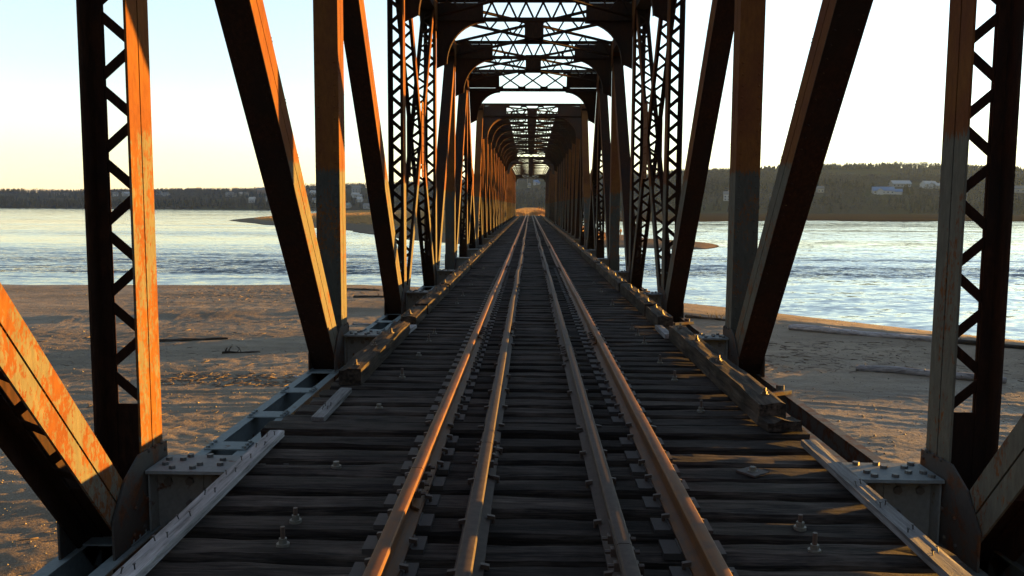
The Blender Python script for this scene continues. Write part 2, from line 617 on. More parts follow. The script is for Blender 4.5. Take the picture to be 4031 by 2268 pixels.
def build_span(name, y0, p, n, xpanel, styles, label, near):
    """n panels of length p from y0; joints 1..n-1 carry floor beams, hips at joints 1 and n-1"""
    root = thing(name, (0, y0 + p * n / 2, ZB - 0.6), label, 'bridge span')
    Y = [y0 + p * k for k in range(n + 1)]
    if near:
        Y[1] -= 0.18            # the first joint stands a little closer than the others
    over = M['rust'] if near else M['rust_brown']
    st, gr = M['steel'], M['grey']
    zc = 6.98
    mid = n / 2
    for s in (-1, 1):
        smat = M['steel_peel'] if (near and s < 0) else st
        # posts
        for k in range(1, n):
            det = near and k <= 3
            sty = styles(k)
            if sty == 'hanger' or sty == 'lace':
                w = 0.325
                mb = member(s, (Y[k], -1.1), (Y[k], zc), w, centre='lace', pitch=0.245, bw=0.062 if k == 1 else 0.075, rivets=False, batten0=1.28, batten1=0.5)
                mat = smat if k == 1 else st
            else:
                mb = member(s, (Y[k], -1.1), (Y[k], zc), 0.36, front='painted', back='lace', pitch=0.35, rivets=det)
                mat = st
            mb.build('vertical_post', [mat, M['rust'], M['steel_front']], root)
        # end posts
        for k0, k1, fr, bk in ((0, 1, 'painted', 'xlace'), (n, n - 1, 'xlace', 'plate')):
            mb = member(s, (Y[k0], ZB - 0.15), (Y[k1], zc), 0.44, front=fr, back=bk, pitch=0.36, bw=0.06, batten0=0.8, batten1=0.6)
            mb.build('end_post', [st, M['rust'], M['steel_front']], root)
            # short strut from the hip joint's foot to the middle of the end post
            ym, zm = Y[k0] * 0.54 + Y[k1] * 0.46, (ZB - 0.15) * 0.54 + zc * 0.46
            mb = member(s, (Y[k1] + (0.16 if k0 else -0.16), -0.78), (ym, zm), 0.29, centre='lace', pitch=0.245, bw=0.062, batten0=0.75, batten1=0.2)
            mb.build('end_strut', [M['steel_brace'] if near and s < 0 and k0 == 0 else st, M['rust']], root)
            mb = MB()
            for xf in (XI - 0.019, XO + 0.005):
                mb.prism([(s * xf, ym + a, zm + b) for a, b in ((-0.45, -0.5), (0.4, -0.4), (0.5, 0.35), (-0.2, 0.5))], (s * 0.013, 0, 0))
            mb.build('gusset_plate', st, root)
        # diagonals
        for k in range(1, n - 1):
            if k + 1 < mid + 0.01 or k > mid - 0.01:
                base, top = (k + 1, k) if k + 1 < mid + 0.01 else (k, k + 1)
                sg = -1 if base > top else 1
                member(s, (Y[base] + sg * 0.14, -0.80), (Y[top] - sg * -0.32, zc), 0.37, front='plate', back='lace', pitch=0.36,
                       rivets=near and k <= 2).build('diagonal', [st, M['rust']], root)
            if abs(k + 0.5 - mid) < 0.6:
                for i, (base, top) in enumerate(((k + 1, k), (k, k + 1))):
                    if abs(k + 0.5 - mid) > 0.1 and (base - mid) * (top - mid) == 0 and base == mid:
                        continue
                    sg = -1 if base > top else 1
                    member(s, (Y[base] + sg * 0.2, -0.7), (Y[top] - sg * 0.3, zc), 0.22, centre='lace', pitch=0.25, bw=0.06, batten0=0.5, batten1=0.4).build('diagonal', [st, M['rust']], root)
                if abs(k + 0.5 - mid) < 0.1:
                    ymid, zmid = (Y[k] + Y[k + 1]) / 2, (zc - 0.7) / 2
                    mb = MB()
                    for xf in (XI - 0.021, XO + 0.007):
                        mb.prism([(s * xf, ymid + a, zmid + b) for a, b in ((-0.24, -0.9), (0.24, -0.9), (0.34, -0.4), (0.34, 0.4), (0.24, 0.9), (-0.24, 0.9), (-0.34, 0.4), (-0.34, -0.4))], (s * 0.013, 0, 0))
                        if near:
                            xr = s * xf if xf < XO else s * (xf + 0.013)
                            for a in (-0.2, -0.08, 0.08, 0.2):
                                for b in (-0.75, -0.6, -0.3, -0.15, 0.15, 0.3, 0.6, 0.75):
                                    mb.rivet((xr, ymid + a, zmid + b), (-s if xf < XO else s, 0, 0), 0.02, 0.012)
                    mb.build('gusset_plate', st, root)
        # chords
        mb = MB()
        mb.box(min(s * (XI - 0.03), s * (XO + 0.03)), max(s * (XI - 0.03), s * (XO + 0.03)), Y[1] - 0.1, Y[n - 1] + 0.1, ZTOP - 0.40, ZTOP)
        mb.build('top_chord', over, root)
        for k in range(n):
            part = chord_channels(s, Y[k], Y[k + 1]).build('bottom_chord', [gr if s < 0 or not near else M['grey_rust'], gr if s < 0 else M['grey_rust']], root)
            if near and k <= 3:
                m = int(p // 1.0)
                for i in range(m):
                    yb = Y[k] + (i + 0.62) * p / m
                    bt = MB()
                    if s < 0:
                        bt.box(-XO - 0.03, -XI + 0.03, yb - 0.125, yb + 0.125, ZB + 0.003, ZB + 0.013)
                        for e in (-1, 1):
                            for dy in (-0.09, 0, 0.09):
                                xx = -(XI + XO) / 2 + e * 0.165
                                bt.cyl((xx, yb + dy, ZB + 0.013), (xx, yb + dy, ZB + 0.035), 0.021, 6)
                    else:
                        if i % 3:
                            continue
                        bt.bar((XI - 0.03, yb - 0.12, ZB + 0.025), (XO + 0.05, yb + 0.12, ZB + 0.025), Z3, 0.045, 0.05)
                        bt.cyl((XO - 0.05, yb + 0.2, ZB), (XO - 0.05, yb + 0.2, ZB + 0.09), 0.05, 8)
                    bt.build('batten_plate', gr if s < 0 else M['grey_rust'], part)
        # joint plates
        for k in range(1, n):
            side = -1 if k < mid - 0.2 else (1 if k > mid + 0.2 else 0)
            gusset(s, Y[k], side, 1.0 if k in (1, n - 1) else 1.12, near and k <= 3, -0.11).build('gusset_plate', M['gusset'], root)
            mb = MB()
            for xf in (XI - 0.048, XO + 0.034):
                mb.prism([(s * xf, Y[k] + a, 6.75 + b) for a, b in ((-0.75, 0.1), (-0.45, -0.42), (0.45, -0.42), (0.75, 0.1), (0.7, 0.38), (-0.7, 0.38))], (s * 0.013, 0, 0))
            mb.build('gusset_plate', st, root)
        for k in (0, n):
            mb = MB()
            e = 1 if k == 0 else -1
            for xf in (XI - 0.018, XO + 0.005):
                mb.prism([(s * xf, Y[k] + e * a, b) for a, b in ((-0.3, -1.25), (-0.3, -0.6), (0.1, -0.05), (0.55, -0.1), (0.8, -0.6), (0.8, -1.25))], (s * 0.013, 0, 0))
            mb.box(min(s * (XI - 0.1), s * (XO + 0.1)), max(s * (XI - 0.1), s * (XO + 0.1)), Y[k] + e * 0.3 - 0.28, Y[k] + e * 0.3 + 0.28, -1.42, -1.252)
            mb.build('bearing_shoe', M['grey_rust'], root)
    # floor system
    for k in range(1, n):
        floor_beam(Y[k], near and k <= 4, -0.235 if near and k == 1 else -0.245).build('floor_beam', [gr, M['bolt_grey']], root)
    for k in (0, n):
        e = 0.1 if k == 0 else -0.1
        mb = MB()
        mb.box(-XI + 0.03, XI - 0.03, Y[k] + e - 0.012, Y[k] + e + 0.012, -1.2, -0.42)
        mb.box(-XI + 0.03, XI - 0.03, Y[k] + e - 0.12, Y[k] + e + 0.12, -0.419, -0.40)
        mb.build('end_floor_beam', gr, root)
    for k in range(n):
        for s in (-1, 1):
            mb = MB()
            ya, yb = Y[k] + 0.14, Y[k + 1] - 0.14
            xs = s * 0.95
            mb.box(xs - 0.012, xs + 0.012, ya, yb, -0.98, -0.424)
            mb.box(xs - 0.15, xs + 0.15, ya, yb, -0.423, -0.402)
            mb.box(xs - 0.15, xs + 0.15, ya, yb, -1.0, -0.98)
            mb.build('stringer', gr, root)
    # overhead bracing
    slope = p / (zc - ZB + 0.15)
    for k in range(1, n):
        if k in (1, n - 1):
            sl = (-1 if k == 1 else 1) * slope
            last = k == n - 1 and Y[k] > 120
            mb, kn = cross_frame(Y[k], sl, 0.10, 0.62 if last else 0.74, True, True, 0.62 if last else 1.20, 2.52 if last else 2.40)
            nm = 'portal_frame'
        else:
            if Y[k] < 95:
                mb, kn = cross_frame(Y[k], 0.0, 0.06, 0.54, False)
            else:
                mb, kn = MB(), []
                mb.box(-XI + 0.02, XI - 0.02, Y[k] - 0.05, Y[k] + 0.05, ZTOP - 0.13, ZTOP - 0.04)
                for s in (-1, 1):
                    mb.bar((s * (XI - 0.02), Y[k], ZTOP - 0.75), (s * (XI - 0.7), Y[k], ZTOP - 0.13), Y3, 0.08, 0.08)
            nm = 'sway_frame'
        fr = mb.build(nm, over, root)
        for kb in kn:
            kb.build('knee_brace', over, fr)
    for k in range(1, n - 1):
        ya, yb = Y[k] + 0.1, Y[k + 1] - 0.1
        ym = (ya + yb) / 2
        for sg in (-1, 1):
            if Y[k] > 95:
                mb = MB()
                mb.bar((sg * (XI - 0.1), ya, ZTOP - 0.08 + 0.02 * sg), (-sg * (XI - 0.1), yb, ZTOP - 0.08 + 0.02 * sg), Z3, 0.07, 0.08)
                mb.build('lateral_brace', over, root)
                continue
            lattice_girder((sg * (XI - 0.1), ya), (-sg * (XI - 0.1), yb), ZTOP - (0.50 if Y[k] < 95 else 0.30) + 0.01 * sg, ZTOP - 0.03 + 0.01 * sg, 16 if Y[k] < 95 else 6).build('lateral_brace', over, root)
        mb = MB()
        for dx, dy in ((-0.28, 0), (0.28, 0), (0, -0.28), (0, 0.28)):
            mb.obox((dx, ym + dy, ZTOP - 0.26), X3, Y3, Z3, 0.28 if dx == 0 else 0.008, 0.272 if dx else 0.008, 0.27)
        mb.build('lateral_gusset_box', over, root)
    return Y

sty1 = lambda k: {1: 'hanger', 2: 'solid', 3: 'lace', 4: 'lace', 5: 'solid', 6: 'hanger'}[k]
Y1 = build_span('truss_span', -0.06, 5.97, 7, 3, sty1,
                'rusty steel truss span nearest the camera, with tall laced posts in front of the beach', True)
Y2 = build_span('truss_span', 42.65, 4.955, 10, 5, lambda k: 'hanger' if k in (1, 9) else 'solid',
                'rusty truss span beyond the nearest one, its flat portal framed inside the near arches', False)
Y3L = build_span('truss_span', 92.9, 4.9, 13, 6, lambda k: 'hanger' if k in (1, 12) else 'solid',
                 'farthest rusty truss span, ending at the orange grass of the island', False)
# ------------------------------------------------------------------ deck
TIE_TOP, TIE_H = -0.165, 0.225

def tie_mesh(name, L, w, h, seed, seg=44, rough=1.0):
    rng = random.Random(seed)
    prof = [(-1, -1), (-1, 0.15), (-0.99, 0.80), (-0.88, 0.97), (-0.3, 1.0), (0.3, 1.0), (0.88, 0.97), (0.99, 0.80), (1, 0.15), (1, -1)]
    m = len(prof)
    vs, fs = [], []
    sx = rng.random() * 100
    for i in range(seg + 1):
        x = -L / 2 + L * i / seg
        for j, (a, b) in enumerate(prof):
            yy, zz = a * w / 2, b * h / 2
            q = Vector((x * 1.3 + sx, a * 2.1 + seed, b * 2.3))
            d = mnoise.noise(q * 0.7) * 0.012 + mnoise.noise(q * 3.3) * 0.008
            if b > 0:
                zz += (d - 0.006) * rough
                # dark split lines and worn hollows along the edges
                if abs(a) > 0.6:
                    zz -= max(0, mnoise.noise(Vector((x * 0.9 + sx, a * 5, 3.3)))) * 0.035 * rough
            yy += d * 0.35 * rough
            endr = mnoise.noise(Vector((a * 3 + sx, b * 3, 7 if i else 2))) * 0.05
            vs.append((x + (endr if i in (0, seg) else 0), yy, zz - h / 2))
    for i in range(seg):
        for j in range(m):
            k = (j + 1) % m
            fs.append((i * m + j, i * m + k, (i + 1) * m + k, (i + 1) * m + j))
    fs.append(tuple(range(m)))
    fs.append(tuple(range(seg * m, seg * m + m))[::-1])
    me = bpy.data.meshes.new(name)
    me.from_pydata(vs, [], [f[::-1] for f in fs])
    me.materials.append(M['tie'])
    me.update()
    return me

SP = 0.325
NT_IND = 300
ORD = ['', 'first', 'second', 'third', 'fourth', 'fifth', 'sixth', 'seventh', 'eighth', 'ninth', 'tenth', 'eleventh', 'twelfth', 'thirteenth',
       'fourteenth', 'fifteenth', 'sixteenth', 'seventeenth', 'eighteenth', 'nineteenth', 'twentieth']
tie_meshes = [tie_mesh('railroad_tie', 3.94 + 0.10 * random.random(), 0.222 + 0.02 * random.random(), TIE_H, k, 44, 1.0) for k in range(14)]
low_meshes = [tie_mesh('railroad_tie', 3.88, 0.225, TIE_H, 50 + k, 12, 0.8) for k in range(4)]

def spike_mb(mb, x, y, z, dx):
    mb.obox((x, y, z + 0.012), (1, 0, 0.18 * -dx), Y3, Z3, 0.021, 0.013, 0.010)
    mb.cyl((x + dx * 0.012, y, z - 0.03), (x + dx * 0.012, y, z + 0.004), 0.010, 5)

def build_proto_parts():
    """plates, spikes and bolts as meshes local to a tie's top centre"""
    out = []
    z = 0.0
    for s in (-1, 1):
        mb = MB()
        mb.box(s * 0.7525 - 0.165, s * 0.7525 + 0.145, -0.088, 0.088, -0.022, 0.012)
        mb.box(s * 0.7525 - 0.082, s * 0.7525 - 0.074, -0.088, 0.088, 0.010, 0.020)
        mb.box(s * 0.7525 + 0.074, s * 0.7525 + 0.082, -0.088, 0.088, 0.010, 0.020)
        out.append(('tie_plate', mb, 'plate'))
        for t, dy in ((-1, 0.04), (1, -0.035)):
            mb = MB()
            spike_mb(mb, s * 0.7525 + t * 0.088, dy, 0.028, t)
            out.append(('rail_spike', mb, 'bolt'))
    for s in (-1, 1):
        for t, dy in ((-1, -0.03), (1, 0.03)):
            mb = MB()
            spike_mb(mb, s * 0.365 + t * 0.076, dy, 0.012, t)
            out.append(('guard_spike', mb, 'bolt'))
    return out

def local_mesh(mb, name, mats):
    me = bpy.data.meshes.new(name)
    me.from_pydata(mb.v, [], mb.f)
    for m in (mats if isinstance(mats, (list, tuple)) else [mats]):
        me.materials.append(m)
    if isinstance(mats, (list, tuple)):
        me.polygons.foreach_set('material_index', mb.m)
    me.update()
    return me

part_meshes = [(n, local_mesh(mb, n, M[mt])) for n, mb, mt in build_proto_parts()]

def bolt_mesh(tall):
    mb = MB()
    mb.cur = 1
    mb.cyl((0, 0, -0.01), (0, 0, 0.006), 0.034, 14, 0.033)
    mb.cyl((0, 0, 0.006), (0, 0, 0.032), 0.022, 6)
    mb.cur = 0
    if tall:
        mb.cyl((0, 0, 0.032), (0, 0, 0.032 + tall), 0.0125, 8)
    return local_mesh(mb, 'deck_bolt', [M['bolt'], M['washer']])
bolt_tall, bolt_mid, bolt_low = bolt_mesh(0.06), bolt_mesh(0.04), bolt_mesh(0.0)
mbp = MB()
mbp.obox((0, 0, -0.004), (0.8, 0.6, 0), (-0.6, 0.8, 0), Z3, 0.075, 0.075, 0.006)
bolt_pad = local_mesh(mbp, 'bolt_pad', M['plate'])

def add_part(name, me, parent, loc=(0, 0, 0)):
    o = bpy.data.objects.new(name, me)
    o.location = loc
    o.parent = parent
    COL.objects.link(o)
    return o

# distance -> side and kind of the hook bolts seen in the photo
BOLTS = {4.06: (1.36, bolt_tall), 4.37: (1.385, bolt_mid), 4.48: (-1.36, bolt_mid), 4.17: (-1.335, bolt_tall), 5.38: (1.385, bolt_low), 5.6: (-1.36, bolt_low),
         6.95: (1.37, bolt_tall), 7.15: (-1.36, bolt_low), 8.25: (-1.36, bolt_tall), 8.3: (1.37, bolt_tall), 9.45: (1.37, bolt_tall), 9.6: (-1.36, bolt_low),
         10.8: (1.37, bolt_tall), 11.35: (1.37, bolt_tall), 12.0: (1.37, bolt_mid), 10.78: (-1.36, bolt_tall), 11.4: (-1.36, bolt_mid), 14.85: (-1.36, bolt_tall),
         14.95: (1.37, bolt_tall), 16.2: (-1.36, bolt_mid), 17.2: (1.37, bolt_mid), 18.4: (-1.36, bolt_tall), 19.1: (1.37, bolt_low), 21.0: (1.37, bolt_tall), 23.3: (-1.36, bolt_mid)}
used_b = set()
y = 1.9
WIDE = {}
for i in range(NT_IND):
    jit = (random.random() - 0.5) * 0.03
    yc = y + jit
    vis = yc - 3.25
    near = yc < 24
    me = random.choice(tie_meshes) if near else random.choice(low_meshes)
    o = bpy.data.objects.new('railroad_tie', me)
    zoff = (random.random() - 0.5) * 0.012
    if 6.25 < yc < 6.6:
        o.scale = (1.035, 1.15, 1.0)
        zoff = 0.028
    o.location = ((-0.035 if yc > 6.2 else 0.01) + (random.random() - 0.5) * 0.06, yc, TIE_TOP + zoff)
    o.rotation_euler = (0, 0, (random.random() - 0.5) * 0.010 + (math.pi if random.random() < 0.5 else 0))
    COL.objects.link(o)
    num = int(round((yc - 3.36) / SP)) + 1
    if yc < 3.2:
        lab = 'dark tie under the bottom edge of the photo, nearest the viewer'
        if i < 3:
            lab = ['dark tie farthest below the bottom edge of the photo', 'second dark tie below the bottom edge of the photo', 'third dark tie below the bottom edge of the photo'][i]
    elif 1 <= num <= 20:
        lab = 'blackened wooden cross tie, %s up from the bottom edge of the photo' % ORD[num]
    else:
        lab = 'blackened wooden cross tie farther along the deck, one of the long receding row'
    tag(o, lab, 'railroad tie', 'wooden ties across the bridge deck')
    if near:
        rot = o.rotation_euler[2] > 1
        for n, pm in part_meshes:
            if n == 'guard_spike' and (i % 2 or random.random() < 0.15) or n == 'rail_spike' and random.random() < 0.12:
                continue
            c = bpy.data.objects.new(n, pm)
            c.parent = o
            c.location = (-o.location[0] * (-1 if rot else 1), random.uniform(-0.012, 0.012), -zoff)
            if rot:
                c.rotation_euler[2] = math.pi
            COL.objects.link(c)
        for by, (bx, bm) in BOLTS.items():
            if by not in used_b and abs(by - yc) < SP * 0.55:
                used_b.add(by)
                sgn = -1 if rot else 1
                lx = sgn * (bx - o.location[0])
                add_part('deck_bolt', bm, o, (lx, 0, 0.002))
                if by == 5.38:
                    add_part('bolt_pad', bolt_pad, o, (lx, 0, 0.003))
    y += SP
# the rest of the ties, too far to tell apart
mb = MB()
while y < 157.5:
    mb.box(-1.93, 1.95, y - 0.11, y + 0.11, TIE_TOP - TIE_H, TIE_TOP)
    y += SP
tag(mb.build('far_railroad_ties', M['tie'], None), 'distant dark ties merging into one deck surface near the end of the bridge', 'railroad ties', None, 'stuff')

# rails
PROFILE = [(-0.070, 0.0), (-0.070, 0.010), (-0.016, 0.028), (-0.009, 0.045), (-0.009, 0.105), (-0.030, 0.116), (-0.036, 0.122), (-0.036, 0.144), (-0.030, 0.151), (-0.016, 0.1545),
           (0.016, 0.1545), (0.030, 0.151), (0.036, 0.144), (0.036, 0.122), (0.030, 0.116), (0.009, 0.105), (0.009, 0.045), (0.016, 0.028), (0.070, 0.010), (0.070, 0.0)]

def rail(name, x0, zb, joints, wob, seed, label, scale, mat, jointsides):
    mb = MB()
    n = len(PROFILE)
    cuts = [0.6] + joints + [159.0]
    for a, b in zip(cuts[:-1], cuts[1:]):
        ya, yb = a + 0.004, b - 0.004
        k = max(2, int((yb - ya) / 1.3))
        vs, fs = [], []
        for i in range(k + 1):
            yy = ya + (yb - ya) * i / k
            e = min(1, max(0, (yy - 9) / 12))
            dx = e * wob * (mnoise.noise(Vector((yy * 0.13, seed, 0))) + 0.6 * mnoise.noise(Vector((yy * 0.37, seed + 4, 0))))
            dz = 0.3 * e * wob * mnoise.noise(Vector((yy * 0.2, seed + 9, 0)))
            for px, pz in PROFILE:
                vs.append((x0 + dx + px, yy, zb + dz + pz * scale))
        for i in range(k):
            for j in range(n):
                t = (j + 1) % n
                fs.append((i * n + j, (i + 1) * n + j, (i + 1) * n + t, i * n + t))
        fs.append(tuple(range(n)))
        fs.append(tuple(range(k * n, k * n + n))[::-1])
        mb.add(vs, fs)
    o = mb.build(name, mat, None, origin=(x0, 0, zb))
    me = o.data
    sm = [True] * len(me.polygons)
    me.polygons.foreach_set('use_smooth', sm)
    try:
        me.set_sharp_from_angle(angle=R(32))
    except Exception:
        pass
    tag(o, label, 'rail', 'rails of the railway track')
    for jy in joints:
        if jy > 40:
            break
        for s in (-1, 1):
            jb = MB()
            jb.prism([(x0 + s * a, jy - 0.36, zb + b) for a, b in ((0.011, 0.034), (0.060, 0.022), (0.062, 0.030), (0.022, 0.048), (0.020, 0.104), (0.040, 0.110), (0.040, 0.130), (0.036, 0.131), (0.034, 0.118), (0.011, 0.109))], (0, 0.72, 0))
            part = jb.build('joint_bar', mat, o)
            for dy in (-0.24, -0.08, 0.08, 0.24):
                b = MB()
                xx = x0 + s * 0.021
                b.obox((xx + s * 0.018, jy + dy, zb + 0.077), X3, Y3, Z3, 0.018, 0.020, 0.020)
                b.cyl((xx + s * 0.036, jy + dy, zb + 0.077), (xx + s * 0.062, jy + dy, zb + 0.077), 0.011, 6)
                b.build('joint_bolt', M['bolt'], part)
    return o

RT = TIE_TOP + 0.0115
rail('running_rail', -0.7525, RT, [4.94, 11.1, 23.0, 35.0, 47.0, 59.0, 71.0, 83.0, 95.0, 107.0, 119.0, 131.0, 143.0], 0.022, 1.0,
     'left outer running rail, its rusty head lit orange by the sun', 1.0, M['rail'], 1)
rail('running_rail', 0.7525, RT, [10.7, 22.6, 34.6, 46.6, 58.6, 70.6, 82.6, 94.6, 106.6, 118.6, 130.6, 142.6], 0.022, 2.0,
     'right outer running rail, brown with a shaded web on its near side', 1.0, M['rail'], 1)
rail('guard_rail', -0.365, TIE_TOP + 0.001, [5.55, 11.6, 17.6, 24.0, 30.0, 36.0, 42.0, 54.0, 66.0, 78.0, 90.0, 102.0, 120.0, 140.0], 0.05, 3.0,
     'inner guard rail beside the left running rail, grey brown with a lit edge', 0.98, M['rail_dull'], 1)
rail('guard_rail', 0.365, TIE_TOP + 0.001, [3.86, 9.6, 15.6, 21.6, 27.6, 33.6, 39.6, 51.0, 63.0, 75.0, 87.0, 99.0, 120.0, 140.0], 0.05, 4.0,
     'inner guard rail beside the right running rail, all dull grey in shade', 0.98, M['rail_dull'], 1)

# guard timbers, boards
def rough_beam(name, a, b, w, h, mat, seed, rough=1.0, seg=None, nails=0, sag=0.0, edge=0.045):
    """worn squared beam lying from a to b (bottom centre points)"""
    a, b = Vector(a), Vector(b)
    L = (b - a).length
    seg = seg or max(6, int(L / 0.07))
    seg = min(seg, 160)
    prof = []
    for (cx, cz) in ((-1, 0), (-1, 0.33), (-1, 0.66), (-1, 1), (-0.6, 1), (-0.2, 1), (0.2, 1), (0.6, 1), (1, 1), (1, 0.66), (1, 0.33), (1, 0)):
        prof.append((cx, cz))
    m = len(prof)
    vs, fs = [], []
    for i in range(seg + 1):
        t = i / seg
        for (cx, cz) in prof:
            q = Vector((cx * 1.7 + seed * 3.1, t * L * 0.9, cz * 1.9))
            d = mnoise.noise(q * 1.3) * 0.5 + mnoise.noise(Vector((cx * 6 + seed, t * L * 2.2, cz * 6))) * 0.6
            x = cx * w / 2 * (1 + 0.04 * d * rough) + d * 0.006 * rough
            z = cz * h
            if cz == 1:
                z += d * 0.016 * rough - (edge * rough * max(0, mnoise.noise(Vector((t * L * 1.6 + seed * 5, cx, 2.2)))) if abs(cx) > 0.55 else 0)
            if 0 < cz < 1:
                x += 0.026 * rough * mnoise.noise(Vector((t * L * 2.2 + seed, cz * 9, cx))) * (1 if cx > 0 else -1)
            e = 0.014 * rough * mnoise.noise(Vector((cx * 3 + seed, cz * 4, 1.5))) if i in (0, seg) else 0
            vs.append((x, -L / 2 + L * t + e, z))
    for i in range(seg):
        for j in range(m):
            k = (j + 1) % m
            fs.append((i * m + j, (i + 1) * m + j, (i + 1) * m + k, i * m + k))
    fs.append(tuple(range(m)))
    fs.append(tuple(range(seg * m, seg * m + m))[::-1])
    me = bpy.data.meshes.new(name)
    me.from_pydata(vs, [], fs)
    me.materials.append(mat)
    me.update()
    o = bpy.data.objects.new(name, me)
    d = (b - a).normalized()
    o.location = (a + b) / 2
    o.rotation_euler = (math.asin(d.z), 0, -math.atan2(d.x, d.y))
    COL.objects.link(o)
    WORLD[o.name] = o.location.copy()
    return o

timber_bolt = local_mesh((lambda m: (m.cyl((0, 0, -0.01), (0, 0, 0.010), 0.034, 10), m.cyl((0, 0, 0.010), (0, 0, 0.030), 0.022, 6), m.cyl((0, 0, 0.03), (0, 0, 0.06), 0.012, 6), m)[-1])(MB()), 'timber_bolt', M['bolt'])
nail_mesh = local_mesh((lambda m: (m.cyl((0, 0, -0.01), (0.004, 0.002, 0.028), 0.0035, 5), m.cyl((0.004, 0.002, 0.026), (0.004, 0.002, 0.030), 0.0075, 6), m)[-1])(MB()), 'nail', M['nail'])

def timber(side, y0, y1, label, seed, top=-0.012, x=None, w=0.215, bolts=(0.12, 0.5, 0.88), yaw=0.0):
    x = (-1.80 if side < 0 else 1.835) if x is None else x
    top += 0.03 if side > 0 else 0.0
    o = rough_beam('guard_timber', (x - yaw, y0, TIE_TOP + 0.004), (x + yaw, y1, TIE_TOP + 0.004), w, top - TIE_TOP, M['timber'], seed, 1.0)
    tag(o, label, 'guard timber', 'guard timbers along the deck edges')
    L = y1 - y0
    for t in bolts:
        add_part('timber_bolt', timber_bolt, o, (0.02 * math.sin(seed + t * 9), -L / 2 + L * t, top - TIE_TOP - 0.002))
    return o

timber(-1, 8.0, 11.35, 'long brown guard timber at the near end of the left row, its top lit orange', 1, -0.008, bolts=(0.06, 0.42, 0.7))
timber(-1, 11.95, 13.25, 'short brown guard timber in the left row, between two dark gaps', 2, -0.010, bolts=(0.18,))
timber(-1, 13.42, 16.8, 'left guard timber just beyond the short one, cracked top lit by the sun', 3, 0.0, bolts=(0.3, 0.62, 0.9))
timber(-1, 17.05, 23.2, 'left guard timber beside the second laced post, fourth of its row', 4, -0.012, bolts=(0.05, 0.35, 0.6, 0.85))
timber(-1, 23.5, 30.0, 'left guard timber fifth from the near end of its row', 5, -0.008, bolts=(0.1, 0.5, 0.9))
timber(-1, 30.2, 36.5, 'left guard timber sixth from the near end of its row', 6, -0.015, bolts=(0.1, 0.5, 0.9))
timber(1, 6.62, 11.0, 'long splintered guard timber at the near end of the right row, with a stepped end', 7, -0.008, bolts=(0.07, 0.42, 0.72, 0.95))
o = rough_beam('guard_timber', (1.86, 6.36, TIE_TOP + 0.03), (1.85, 6.60, TIE_TOP + 0.004), 0.26, 0.085, M['timber'], 17, 1.3)
tag(o, 'low broken stub of timber below the stepped end of the right guard timber', 'guard timber', 'guard timbers along the deck edges')
timber(1, 11.95, 13.2, 'short right guard timber with a greenish mossy near end', 8, -0.010, bolts=(0.2, 0.8))
timber(1, 13.35, 17.0, 'right guard timber just beyond the short mossy one', 9, 0.002, bolts=(0.1, 0.5, 0.75))
timber(1, 17.3, 23.4, 'right guard timber fourth from the near end of its row', 10, -0.012, bolts=(0.05, 0.3, 0.6, 0.9))
timber(1, 23.6, 30.1, 'right guard timber fifth from the near end of its row', 11, -0.010, bolts=(0.1, 0.5, 0.9))
timber(1, 30.35, 36.6, 'right guard timber sixth from the near end of its row', 12, -0.014, bolts=(0.1, 0.5, 0.9))
yy = 36.9
i = 0
while yy < 152:
    for s in (-1, 1):
        o = timber(s, yy, yy + 6.2, ('left' if s < 0 else 'right') + ' guard timber far down the deck, one of a thin receding line', 20 + i + (s > 0) * 0.5, -0.012 + 0.01 * random.random(), bolts=())
    yy += 6.4
    i += 1

def board(a, b, w, h, label, seed, nails):
    o = rough_beam('grey_board', a, b, w, h, M['board'], seed, 0.25, edge=0.01)
    tag(o, label, 'board', 'pale grey boards nailed along the ties')
    L = (Vector(b) - Vector(a)).length
    for k, (t, dx) in enumerate(nails):
        c = add_part('nail', nail_mesh, o, (dx * w, -L / 2 + L * t, h - 0.001))
        c.rotation_euler = (0.2 * math.sin(k * 3), 0.25 * math.cos(k * 5), k)
    return o
nl = [(t + d, x) for t in (0.05, 0.13, 0.23, 0.34, 0.44, 0.52, 0.62, 0.72, 0.80, 0.88, 0.95) for d, x in ((0, -0.22), (0.012, 0.2))]
TB = TIE_TOP + 0.008
board((-1.885, 2.4, TB), (-1.955, 6.16, TB), 0.105, 0.045, 'long pale grey board full of nails along the left deck edge', 1, nl)
board((1.865, 2.4, TB), (1.935, 6.06, TB), 0.105, 0.045, 'long pale grey board full of nails along the right deck edge', 2, nl[:16])
board((-1.755, 6.56, TB), (-1.765, 7.66, TB), 0.10, 0.045, 'short pale board before the near end of the left guard timber', 3, nl[4:8])
board((-1.745, 11.2, TB), (-1.72, 11.85, TB), 0.10, 0.045, 'small pale board end showing between left guard timbers', 4, [])
board((1.735, 11.05, TB), (1.735, 11.92, TB), 0.10, 0.06, 'small pale board in the gap between right guard timbers', 5, [])
for (sx, sy, lab, sd) in ((2030, 880, 'small loose plank lying on the far deck left of the track', 31), (2088, 876, 'small loose plank lying between the far rails', 32)):
    q = at(sx, sy, TIE_TOP)
    o = rough_beam('loose_plank', (q.x - 0.35, q.y - 0.5, TIE_TOP + 0.01), (q.x + 0.35, q.y + 0.5, TIE_TOP + 0.01), 0.30, 0.06, M['timber'], sd, 0.4)
    tag(o, lab, 'plank')
